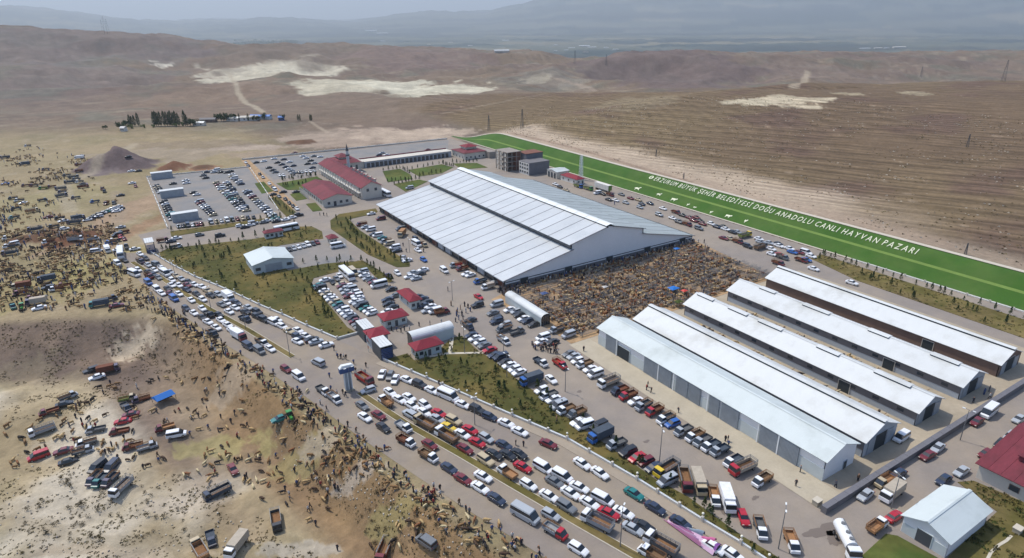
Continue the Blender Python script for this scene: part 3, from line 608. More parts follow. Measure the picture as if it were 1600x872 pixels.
# --- shed at the bottom right, red-roofed house beside it, small barn in the grass on the left
t, P, A, B = gable('storage_shed', 'white metal shed with arched door at the bottom right corner', 'shed', 111.0, 125.6, 33.1, 40.9, 3.7, 5.3, 'clad_grey', 'roof_blue', axis='u', over=.5, panels=1)
opening(t, 'roller_door', -B-.12, -B-.02, -1.3, 1.3, 0, 2.8, 'steel_dark', 'wall_pale'); landmark('the bottom shed', 116, 38)
put('wall_lining', MB('wall_pale').box(-B-.06, -B, -A+.1, A-.1, 0, 2.2), t)
t = thing('service_building', 'low cream building with wide dark red roof at the right edge', 'building', (150, 36, 0))
put('wall', MB('wall_cream').box(-11, 22, -22, 4.6, 0, 3.6), t)
for s in range(12):
    r = MB('roof_red'); slab(r, (-11.8, 5.2-s*2.3, 3.7), (6, 5.2-s*2.3, 6.4), (6, 5.2-(s+1)*2.3+.04, 6.4), (-11.8, 5.2-(s+1)*2.3+.04, 3.7), .12); slab(r, (6, 5.2-s*2.3, 6.4), (23, 5.2-s*2.3, 3.7), (23, 5.2-(s+1)*2.3+.04, 3.7), (6, 5.2-(s+1)*2.3+.04, 6.4), .12); put('roof_sheet', r, t)
for a in (-2.0, -8.2, -14):
    o = opening(t, 'window', -11.12, -11.0, a-.8, a+.8, 1.2, 2.4, 'window_dark', 'wall_brown')
for a, b in ((-5, 0), (-2.5, -2.5), (-7, -5)):
    c = put('chimney', MB('roof_red').box(a-.35, a+.35, b-.35, b+.35, 3.9+(a+11.8)*.152, 4.9+(a+11.8)*.152), t)
    put('chimney_cap', MB('roof_red').box(a-.6, a+.6, b-.6, b+.6, 4.95+(a+11.8)*.152, 5.1+(a+11.8)*.152), c)
landmark('the service building', 141, 38)
t, P, A, B = gable('shed', 'white gable shed standing alone on the grass by the small lot', 'shed', 37.6, 52.5, 244.8, 259.5, 3.9, 5.5, 'wall_pale', 'roof_blue', over=.5)
opening(t, 'sliding_door', -3, 3, -B-.12, -B-.02, 0, 3.2, 'sheet_metal', 'wall_grey')
for k in (-5.8, 5.8): opening(t, 'window', k-.9, k+.9, -B-.1, -B-.02, 1.3, 2.5, 'window_dark', 'wall_grey')
landmark('the lone shed', 45, 250)
# --- houses with hipped red roofs
def hip(name, label, cat, u0, u1, v0, v1, he, hr, wallm, roofm, over=.7, nwin=3, group=None, door=True):
    cu, cv = (u0+u1)/2, (v0+v1)/2; t = thing(name, label, cat, (cu, cv, 0), group=group); a, b = (u1-u0)/2, (v1-v0)/2
    put('wall', MB(wallm).box(-a, a, -b, b, 0, he), t)
    A, B = a+over, b+over
    k = min(A, B); R1, R2 = ((-A+k, 0, hr), (A-k, 0, hr)) if A > B else ((0, -B+k, hr), (0, B-k, hr))
    c = [(-A,-B,he),(A,-B,he),(A,B,he),(-A,B,he)]
    F = [(0,1,5,4),(1,2,5),(2,3,4,5),(3,0,4)] if A > B else [(0,1,4),(1,2,5,4),(2,3,5),(3,0,4,5)]
    mb = MB(roofm); mb.add(c+[R1, R2], F + [(3,2,1,0)]); put('roof', mb, t)
    put('fascia', MB('wall_brown').box(-A+.05, A-.05, -B+.05, B-.05, he-.22, he-.02), t)
    for i in range(nwin):
        x = -a + (i+.5)*2*a/nwin
        if door and i == nwin//2: opening(t, 'door', x-.5, x+.5, -b-.1, -b-.02, 0, 2.1, 'steel_dark', 'wall_white')
        else: opening(t, 'window', x-.6, x+.6, -b-.1, -b-.02, 1.0, 2.1, 'window_dark', 'wall_white')
    for i in range(max(1, int(b/2))):
        y = -b + (i+.5)*2*b/max(1, int(b/2)); opening(t, 'window', -a-.1, -a-.02, y-.55, y+.55, 1.0, 2.1, 'window_dark', 'wall_white')
    return t
hip('gate_office', 'small house with red hipped roof nearest the white gate tunnel', 'house', 62.2, 69.4, 174, 179, 3.0, 4.5, 'wall_pale', 'roof_bright_red'); landmark('the gate office', 66, 176)
hip('ticket_house', 'square red-roofed house standing among parked cars in the middle yard', 'house', 74.6, 78.0, 182.6, 192.6, 3.2, 4.6, 'wall_pale', 'roof_bright_red', nwin=2); landmark('the yard house', 76, 188)
hip('guard_house', 'red-roofed house on the grass in front of the barrel-roof tent', 'house', 62.4, 70.0, 150.8, 155.2, 3.0, 4.5, 'wall_pale', 'roof_bright_red'); landmark('the guard house', 66, 153)
hip('kiosk', 'low red-roofed kiosk with striped front beside the entrance road', 'kiosk', 51.2, 58.8, 286.5, 289.5, 2.8, 3.9, 'wall_pale', 'roof_red', nwin=4, over=.5); landmark('the roadside kiosk', 55, 288)
hip('kiosk', 'little square red-roofed kiosk beside the white minibus at the small lot', 'kiosk', 72.6, 75.8, 262.5, 266.5, 3.0, 4.3, 'wall_cream', 'roof_red', nwin=2, over=.6); landmark('the square kiosk', 74, 264)
def arch_tent(label, u0, u1, v0, v1, h, axis):
    t = thing('tent', label, 'tent', ((u0+u1)/2, (v0+v1)/2, 0)); a, b = (u1-u0)/2, (v1-v0)/2
    if axis == 'u': a, b = b, a
    P = (lambda p, q, z: (q, p, z)) if axis == 'u' else (lambda p, q, z: (p, q, z))
    w = MB('wall_pale'); n = 10
    for s in (-1, 1): w.add([P(s*a,-b,0),P(s*a,b,0),P(s*a,b,h*.7),P(s*a,-b,h*.7)], [(0,1,2,3)])
    put('side_wall', w, t)
    R = [[P(a*cos(pi*i/n)*1.04, y, h*.7 + h*.3*sin(pi*i/n)) for i in range(n+1)] for y in np.linspace(-b-.2, b+.2, 7)]
    for k in range(6):
        r = MB('roof_white'); vs = R[k]+R[k+1]; m_ = n+1
        r.add(vs, [(i, i+1, m_+i+1, m_+i) for i in range(n)]); put('roof_panel', r, t)
    for s in (-1, 1):
        g = MB('glass' if s < 0 else 'wall_grey'); g.add([P(a*cos(pi*i/n), s*b, h*.7+h*.3*sin(pi*i/n)) for i in range(n+1)]+[P(-a, s*b, 0), P(a, s*b, 0)], [tuple(range(n+3))]); put('end_wall', g, t)
        f = MB('steel')
        for q in (-.5, 0, .5): f.box(*( (s*b-.05, s*b+.05, q*a*2*.5-.05, q*a*2*.5+.05) if axis == 'u' else (q*a-.05, q*a+.05, s*b-.05, s*b+.05) ), 0, h*.85)
        put('end_frame', f, t)
    return t
arch_tent('white barrel-roof tent with blue-grey sides behind the guard house', 63.9, 77.2, 156.9, 161.1, 4.6, 'u'); landmark('the barrel-roof tent', 70, 159)
arch_tent('long narrow barrel-roof tent beside the animal pens', 103.6, 107.0, 148.6, 170.0, 4.0, 'v'); landmark('the narrow tent', 105, 160)
# gate tunnels
def gate(label, u0, u1, v0, v1, h, red):
    t = thing('disinfection_gate', label, 'gate', ((u0+u1)/2, (v0+v1)/2, 0)); a, b = (u1-u0)/2, (v1-v0)/2
    for k in range(4):
        x0 = -a + 2*a*k/4; put('roof_panel', MB('roof_white').box(x0+.03, x0+a/2-.03, -b, b, h, h+.15), t)
    w = MB('steel_dark'); w.box(-a, -a+.15, -b, b, 0, h-.02); w.box(a-.15, a, -b, b, 0, h-.02); put('side_wall', w, t)
    for k in range(7): put('slat', MB('cloth_blue').box(-a+.2, a-.2, -b-.12, -b-.04, .3+k*.5, .62+k*.5), t)
    return t
gate('white-roofed gate tunnel right of the red gatehouse', 53.3, 57.0, 155.4, 162.3, 4.2, 0); landmark('the gate tunnel', 55, 158)
gate('white-roofed gate tunnel behind the red gatehouse', 53.4, 56.8, 168.8, 176.0, 4.2, 0)
gate('white-roofed gate tunnel alone at the far left entrance', 5.2, 8.6, 294.8, 302.0, 4.6, 0); landmark('the far left gate', 7, 298)
hip('gatehouse', 'red-roofed gatehouse between the two white gate tunnels', 'house', 53.6, 58.6, 163.0, 167.8, 4.2, 5.6, 'wall_grey', 'roof_bright_red', nwin=1, door=False); landmark('the red gatehouse', 56, 165)
t = thing('flagpole', 'red and white striped pole at the corner of the gatehouse', 'pole', (52.2, 162.6, 0))
for k in range(6): put('pole_section', MB('tail_red' if k % 2 else 'lamp_white').cyl((0,0,k*1.1),(0,0,k*1.1+1.1),.09), t)
# --- administration, mosque block, office rows
t, P, A, B = gable('office_building', 'red-roofed single storey hall nearest the road junction', 'building', 88.4, 103.6, 323.2, 361, 4.2, 6.2, 'wall_cream', 'roof_red', over=.7, panels=6)
for k in range(9): opening(t, 'window', -A-.1, -A-.02, -16+k*3.9, -14.2+k*3.9, 1.2, 2.8, 'window_dark', 'wall_white')
for k in range(4): opening(t, 'door' if k == 1 else 'window', -5.5+k*3.2, -4+k*3.2, -B-.1, -B-.02, 0 if k == 1 else 1.1, 2.5, 'window_dark', 'wall_white')
for k in range(8): put('column', MB('wall_white').box(-A-2.2, -A-1.9, 1.5+k*2.2, 1.8+k*2.2, 0, 3.6), t)
landmark('the office hall', 90, 330)
t, P, A, B = gable('office_building', 'two storey block with long red roof, dormers and columns along its front', 'building', 110.4, 121.6, 326.5, 402, 6.6, 9.2, 'wall_cream', 'roof_red', over=.7, panels=10)
for k in range(16):
    y = -35.5 + k*4.6
    opening(t, 'window', -A-.12, -A-.02, y, y+1.8, 1.0, 2.6, 'window_dark', 'wall_white'); opening(t, 'window', -A-.12, -A-.02, y, y+1.8, 4.1, 5.8, 'window_dark', 'wall_white')
    put('column', MB('wall_white').box(-A-1.2, -A-.85, y+2.6, y+3.0, 0, 6.3), t)
put('balcony', MB('wall_white').box(-A-1.3, -A-.03, -36, 36, 3.2, 3.42), t)
for k in range(6):
    y = -32+k*6.6
    d_ = put('dormer', MB('wall_cream').box(3.0, 5.0, y, y+1.6, 6.6, 8.9), t); r = MB('roof_bright_red'); slab(r, (2.6,y-.3,9.1),(5.5,y-.3,8.7),(5.5,y+1.9,8.7),(2.6,y+1.9,9.1),.12); put('dormer_roof', r, d_)
for k in range(2): opening(t, 'window', -3+k*4.5, -1.5+k*4.5, -B-.1, -B-.02, 4.0, 5.6, 'window_dark', 'wall_white')
landmark('the dormer block', 112, 330)
t = thing('mosque', 'small mosque with raised red roof behind the dormer block', 'mosque', (128, 404, 0))
put('wall', MB('wall_cream').box(-10, 6, -10, 10, 0, 6.2), t)
mb = MB('roof_red'); mb.add([(-11,-11,6.2),(7,-11,6.2),(7,11,6.2),(-11,11,6.2),(-6,-5,8),(2,-5,8),(2,5,8),(-6,5,8)], [(0,1,5,4),(1,2,6,5),(2,3,7,6),(3,0,4,7),(4,5,6,7),(3,2,1,0)]); put('roof', mb, t)
put('lantern', MB('wall_cream').box(-5, 1, -4, 4, 7.9, 9), t); mb = MB('roof_red'); mb.add([(-6,-5,9),(2,-5,9),(2,5,9),(-6,5,9),(-2,0,11)], [(0,1,4),(1,2,4),(2,3,4),(3,0,4),(3,2,1,0)]); put('lantern_roof', mb, t)
for k in range(4): opening(t, 'window', -8+k*3.6, -6.6+k*3.6, -10.1, -10.02, 1.5, 4.5, 'window_dark', 'wall_white')
t = thing('minaret', 'tall thin minaret with dark cap rising beside the dormer block', 'minaret', (123.5, 385, 0))
put('shaft', MB('wall_pale').cyl((0,0,0),(0,0,15.5),1.0,.8,12), t); put('gallery', MB('steel_dark').cyl((0,0,12.6),(0,0,13.4),1.3,1.3,12), t); put('spire', MB('steel_dark').cyl((0,0,15.5),(0,0,19.8),.9,.05,12), t)
landmark('the minaret', 123, 385)
t = thing('stable_row', 'very long low flat building with red roof edge behind the garden', 'building', (171, 406, 0))
put('wall', MB('wall_grey').box(-31.5, 31.5, -4.5, 4.5, 0, 3.9), t); put('roof', MB('wall_cream').box(-31.8, 31.8, -4.8, 4.8, 3.92, 4.1), t); put('parapet', MB('roof_red').box(-31.9, 31.9, 4.2, 4.9, 4.12, 4.7), t)
for k in range(20): opening(t, 'door', -30+k*3, -28+k*3, -4.62, -4.52, 0, 2.8, 'window_dark', 'wall_band')
put('end_wall', MB('wall_cream').box(-34.5, -31.95, -4, 4, 0, 4.2), t)
landmark('the low stable row', 170, 402)
t = hip('restaurant', 'cream building with layered red roofs near the far end of the green bank', 'building', 204.5, 221, 386, 404, 4.6, 6.4, 'wall_cream', 'roof_red', nwin=5)
put('upper_storey', MB('wall_cream').box(-3.5, 4.5, -3, 5, 5.2, 7.4), t); mb = MB('roof_bright_red'); mb.add([(-4.5,-4,7.4),(5.5,-4,7.4),(5.5,6,7.4),(-4.5,6,7.4),(.5,1,9)], [(0,1,4),(1,2,4),(2,3,4),(3,0,4),(3,2,1,0)]); put('upper_roof', mb, t)
put('annex', MB('bare_concrete').box(8.4, 14, -14, -1, 0, 4.4), t); landmark('the layered red roofs', 213, 392)
# bare-frame block under construction and its grey neighbour
t = thing('unfinished_building', 'bare concrete frame block of four storeys under construction', 'building', (215, 345, 0))
for k in range(4):
    put('floor_slab', MB('bare_concrete').box(-5.5, 5, -6, 8, 3*k+3-.3 if k else 2.7, 3*k+3), t)
    for a in (-5.3, -1.8, 1.6, 4.8):
        for b in (-5.8, -1.2, 3.4, 7.7): put('column', MB('bare_concrete').box(a-.2, a+.2, b-.2, b+.2, 3*k, 3*k+2.7), t)
    put('infill_wall', MB('brick_raw').box(.8, 4.9, -5.9, 7.6, 3*k+.02, 3*k+2.68), t)
    for b in (-4.8, .2, 4.6): put('infill_wall', MB('wall_cream').box(-5.2, -5.0, b+.9, b+2.4, 3*k+.02, 3*k+2.2), t)
landmark('the unfinished block', 212, 342)
t = thing('office_building', 'grey three storey block with white framed windows beside the unfinished block', 'building', (221, 328, 0))
put('wall', MB('gray_block').box(-6, 9, -5.5, 5.5, 0, 7.4), t); put('front_wall', MB('wall_white').box(-6.25, -6.02, -5.5, 5.5, 0, 7.4), t); put('parapet', MB('wall_band').box(-6.3, 9.2, -5.7, 5.7, 7.42, 7.7), t)
for k in range(4):
    for z in (1, 3.4, 5.6): opening(t, 'window', -6.4, -6.3, -4.8+k*2.6, -3.3+k*2.6, z, z+1.3, 'window_dark', 'wall_white')
t = thing('office_building', 'tall blank grey wall block rising behind the unfinished block', 'building', (226, 340, 0))
put('wall', MB('gray_block').box(-5.5, 7, -6, 4, 0, 10.6), t); put('roof', MB('brick_raw').box(-5.8, 7.3, -6.3, 4.3, 10.62, 10.9), t)
t, P, A, B = gable('garage', 'cream garage with three tall doors below the green bank', 'garage', 223.5, 232.5, 305.5, 315.5, 4.2, 5.0, 'wall_cream', 'wall_pale', over=.3, axis='u')
for k in range(3): opening(t, 'door', -B-.1, -B-.02, -4+k*3, -2+k*3, 0, 3.4, 'window_dark', 'wall_white')
landmark('the garage', 225, 310)
t = hip('canteen', 'long low white building with red roof next to the lattice mast', 'building', 224.5, 230, 287.5, 303, 3.1, 4.6, 'wall_white', 'roof_bright_red', nwin=2, over=.4)
landmark('the white canteen', 226, 295)
t = thing('lattice_mast', 'pale lattice mast behind the white canteen', 'mast', (234.5, 296.5, 0))
m_ = MB('trim_white'); hh = 14.5
for a in (-1,1):
    for b in (-1,1): m_.cyl((a*.9,b*.9,0),(a*.55,b*.55,hh),.14,.1,5)
put('leg_frame', m_, t); m_ = MB('trim_white')
for k in range(9):
    z = k*hh/9; z2 = (k+1)*hh/9; w = .9-.35*k/9; w2 = .9-.35*(k+1)/9
    for (a,b),(c,d) in (((-1,-1),(1,-1)),((1,-1),(1,1)),((1,1),(-1,1)),((-1,1),(-1,-1))): m_.cyl((a*w,b*w,z),(c*w2,d*w2,z2),.07,.07,4); m_.cyl((a*w,b*w,z),(c*w,d*w,z),.06,.06,4)
put('bracing', m_, t); landmark('the lattice mast', 234, 296)
# three big canopies (parking shelters) in the left lot
for (v0, lab) in ((390.5, 'middle of the three white-edged wall boxes in the left car park'), (443, 'farthest of the three white-edged wall boxes in the left car park'), (337, 'nearest of the three white-edged wall boxes in the left car park')):
    t = thing('loading_shelter', lab, 'shelter', (25.4, v0+2, 0), group='white-edged shelters in the left car park')
    put('wall', MB('sheet_metal').box(-5.8, 5.8, -1.9, 1.9, 0, 3.9), t)
    put('roof_edge', MB('roof_white').box(-6, 6, -2.1, 2.1, 3.92, 4.2), t)
    for k in range(6): put('wall_panel', MB('sheet_metal').box(-5.7+k*1.93, -3.9+k*1.93, -2.0, -1.92, .1, 3.7), t)
    landmark({390.5: 'the middle shelter', 443: 'the farthest shelter', 337: 'the nearest shelter'}[v0], 25.4, v0)
t = thing('retaining_wall', 'long thick dark concrete wall between the barns and the lower road', 'wall', (103, 51.5, 0))
n = 24
for k in range(n): put('wall_section', MB('wall_band').box(k*3.65, k*3.65+3.6, -.55, .55, 0, 1.5), t)
for k in range(n): put('coping', MB('gray_block').box(k*3.65, k*3.65+3.6, -.6, .6, 1.505, 1.6), t)
t = thing('trailer', 'long white box trailer with green end parked under the green bank', 'trailer', (*G0(942,298), .1), -pi/2)
put('box_body', MB('wall_white').box(-6, 6, -1.25, 1.25, 1.1, 4.0), t); put('end_panel', MB('turf_line').box(6.01, 6.08, -1.2, 1.2, 1.15, 3.9), t)
for xx in (-4.5, -3.3, 4.2):
    for s in (-1, 1): put('wheel', MB('rubber').cyl((xx, s*1.1-.12, .5), (xx, s*1.1+.12, .5), .5, .5, 10), t)
for k in range(5): put('side_panel', MB('wall_white').box(-5.8+k*2.35, -3.6+k*2.35, -1.32, -1.26, 1.2, 3.8), t)
for uu, lb in ((143, 'pen rails and hurdles between the second and third barns'), (162.5, 'pen rails and hurdles between the third and fourth barns'), (183.4, 'pen rails and hurdles between the two rightmost barns')):
    t = thing('pen_fence', lb, 'fence', (uu, 60, .07)); ra = MB('wood'); rf_ = random.Random(int(uu))
    for q in range(3): ra.box(-.04, .04, 0, 66, .4+.4*q, .47+.4*q)
    put('rails', ra, t)
    for q in range(0, 67, 3): put('post', MB('wood').box(-.07, .07, q-.07, q+.07, 0, 1.4), t)
    for q in range(10):
        y_ = 3 + q*6.3; put('cross_rail', MB('wood').box(-2.2, 2.2, y_-.05, y_+.05, .9, 1.02), t); put('straw_heap', MB('hide_tan').loft([[(1.0*cos(a)*f+rf_.uniform(-.1,.1)-1, y_+3+1.3*sin(a)*f, z) for a in np.linspace(0, 2*pi, 9)[:-1]] for f, z in ((1.1,0),(.8,.25),(.3,.4))]), t)
# perimeter walls with piers and railings
def wall_run(P, label, h=1.1, pier=6.0):
    t = thing('perimeter_wall', label, 'wall', (P[0][0], P[0][1], 0)); ox, oy = P[0]; acc = 0; nxt = 0
    for (x1, y1), (x2, y2) in zip(P[:-1], P[1:]):
        L = hypot(x2-x1, y2-y1); n = max(1, round(L/pier)); a = atan2(y2-y1, x2-x1)
        for k in range(n):
            sx = x1 + (x2-x1)*k/n - ox; sy = y1 + (y2-y1)*k/n - oy; l = L/n
            put('wall_section', MB('wall_cream').box(.25, l-.25, -.12, .12, 0, h*.6), t, (sx, sy, 0), a)
            r = MB('trim_white'); r.box(.25, l-.25, -.03, .03, h*.8, h*.86); r.box(.25, l-.25, -.14, .14, h*.61, h*.68); put('rail', r, t, (sx, sy, 0), a)
            put('pier', MB('wall_cream').box(-.24, .24, -.24, .24, 0, h*1.15), t, (sx, sy, 0), a)
    return t
wall_run(WALL_A, 'low cream wall with piers along the far half of the main road')
wall_run([WALL_A[-1]] + GP([(560,522)]), 'short cream wall turning in towards the gatehouse')
wall_run(WALL_B[:-1], 'low cream wall with piers along the near half of the main road')
wall_run([(239,60),(239,130)], 'thin railing wall at the foot of the green bank', .8, 7)
wall_run([(16.5,329),(17.5,452)], 'pale wall along the outer edge of the left car park', .9, 8)
wall_run([(17.5,453.5),(77,447.5)], 'pale wall along the far edge of the left car park', 1.0, 8)
wall_run([(78,474.5),(232,465.5)], 'long wall behind the far car park', 1.4, 8)
wall_run([(67.5,331),(77,446)], 'pale wall between the two far car parks', .8, 8)
# blue sign pylon by the junction with the model cow on top
t = thing('sign_pylon', 'tall blue-grey pylon topped by a white and blue sign at the junction', 'pylon', (40.4, 145.5, 0))
put('shaft', MB('sheet_metal').box(-.9, .9, -.45, .45, .4, 5.6), t); put('plinth', MB('concrete').box(-1.4, 1.4, -.9, .9, 0, .4), t)
put('sign_box', MB('cloth_blue').box(-1.9, 1.9, -.6, .6, 5.62, 7.0), t)
mb = MB('trim_white'); mb.loft([[(-1.9,-.65,7.02),(1.9,-.65,7.02),(1.9,.65,7.02),(-1.9,.65,7.02)],[(-1.2,-.5,7.8),(1.4,-.5,7.6),(1.4,.5,7.6),(-1.2,.5,7.8)]]); put('sign_top', mb, t)
for k in range(3): put('side_strip', MB('trim_white').box(-1.0+k*.9, -.8+k*.9, -.5, -.455, .5, 5.4), t)
landmark('the sign pylon', 40.4, 145.5)
# white letters and animal figures laid out on the bank
def on_bank(u, v, dz=.2): return (u, v, float(H(u, v)) + dz)
def bank_tilt(u, v):
    du = (float(H(u+1, v)) - float(H(u-1, v)))/2; return math.atan(du)
text = 'ERZURUM BÜYÜK ŞEHİR BELEDİYESİ DOĞU ANADOLU CANLI HAYVAN PAZARI'
sign = thing('hillside_lettering', 'white capital lettering laid along the green bank', 'lettering', (250, 256.5, float(H(250, 256.5))))
cache = {}
def glyph(ch):
    if ch not in cache:
        c = bpy.data.curves.new('letter', 'FONT'); c.body = ch; c.size = 1; c.extrude = .02; c.offset = -.002; c.resolution_u = 2
        o = bpy.data.objects.new('letter', c); COL.objects.link(o); bpy.context.view_layer.update()
        me = bpy.data.meshes.new_from_object(o.evaluated_get(bpy.context.evaluated_depsgraph_get())); bpy.data.objects.remove(o)
        me.materials.clear(); me.materials.append(MATS['letter_white']); me.name = 'letter'
        xs = [v.co.x for v in me.vertices]; cache[ch] = (me, min(xs), max(xs))
    return cache[ch]
wid = []
for ch in text: wid.append(.38 if ch == ' ' else glyph(ch)[2]-glyph(ch)[1] + .26)
tot = sum(wid); v0, v1 = 252.6, 111.3; s_ = (v0-v1)/tot; pos = 0
for ch, w_ in zip(text, wid):
    if ch != ' ':
        me, a, b = glyph(ch); v = v0 - pos*s_; f = (252.6-v)/141; ub = 250.1 - .9*f; al = bank_tilt(251, v)
        o = put('letter', me, sign, (0,0,0))
        X_ = Vector((0,-1,0)); Y_ = Vector((cos(al), 0, sin(al))); Z_ = X_.cross(Y_)
        M = Matrix((( X_.x, Y_.x, Z_.x, ub), (X_.y, Y_.y, Z_.y, v), (X_.z, Y_.z, Z_.z, float(H(ub, v))+.3), (0,0,0,1)))
        M = M @ Matrix.Diagonal((s_, 3.3/.73, 6, 1)) @ Matrix.Translation((-a+.08, 0, 0))
        o.matrix_parent_inverse = Matrix.Identity(4); o.matrix_basis = Matrix.Translation(Vector(sign.location)*-1) @ M
    pos += w_
em = MB('letter_white'); em.cyl((0,0,0),(0,0,.12),1.4,1.4,12); o = put('emblem', em, sign, tuple(Vector(on_bank(251.5, 255.4, .25)) - sign.location)); o.rotation_euler = (0, -bank_tilt(251.5, 255.4), 0)
o2 = put('emblem_mark', MB('turf').box(-.9, .9, -.35, .35, .13, .2), o)
HORSE = [(-2.3,.9),(-1.6,1.3),(.6,1.2),(1.3,2.1),(2.1,2.2),(2.3,1.7),(1.6,1.4),(1.4,.5),(2.3,-.3),(1.9,-.5),(.9,.1),(-.9,.1),(-1.2,-.8),(-1.7,-.8),(-1.5,.1),(-1.9,.5),(-2.9,.2)]
COWP = [(-2.0,1.2),(1.2,1.3),(1.9,1.8),(2.5,1.3),(2.3,.8),(1.6,.7),(1.3,.3),(1.3,-.8),(.9,-.8),(.8,.1),(-1.1,.1),(-1.2,-.8),(-1.7,-.8),(-1.8,.3),(-2.1,.6)]
BIRD = [(-.8,1.3),(0,.9),(.6,1.7),(1.0,1.5),(.8,.6),(.2,-.1),(.2,-.7),(-.1,-.7),(-.2,-.1),(-.9,.5)]
figs = [(995,296,HORSE,1.05,'white galloping horse figure farthest left on the green bank'),(1029,305,HORSE,.8,'second white animal figure from the left on the green bank'),(1052,313,COWP,1.05,'white cow figure third from the left on the green bank'),
        (1074,321,BIRD,.9,'white bird figure fourth from the left on the green bank'),(1085,325,COWP,.5,'small white animal figure right of the first bird on the green bank'),(1110,333,BIRD,.9,'white bird figure standing alone in the middle of the figure row'),(1137,339,COWP,.95,'white cow figure second from the right on the green bank'),(1164,347,BIRD,1.05,'white bird figure rightmost on the green bank above the yellow truck')]
for px, py, pr, sc, lab in figs:
    for _ in range(1):
        d_ = ray(px, py); best = None
        for tt in np.linspace(180, 420, 1600):
            q = d_*tt; z = CAMH + q[2]
            if z <= float(H(q[0], q[1])) if False else z <= max(0., (q[0]-240.5)*.55): best = q; break
    u, v = best[0], best[1]; al = bank_tilt(u, v); area = sum(pr[i-1][0]*pr[i][1]-pr[i][0]*pr[i-1][1] for i in range(len(pr)))
    mb = MB('letter_white').poly([(a*sc*.75, b*sc*.95) for a, b in (pr if area > 0 else pr[::-1])], 0, .12)
    o = put('animal_figure', mb, None, label=lab, cat='ground figure', group='white animal figures on the bank')
    X_ = Vector((0,-1,0)); Y_ = Vector((cos(al), 0, sin(al))); Z_ = X_.cross(Y_)
    o.matrix_world = Matrix(((X_.x,Y_.x,Z_.x,u),(X_.y,Y_.y,Z_.y,v),(X_.z,Y_.z,Z_.z,float(H(u,v))+.22),(0,0,0,1)))
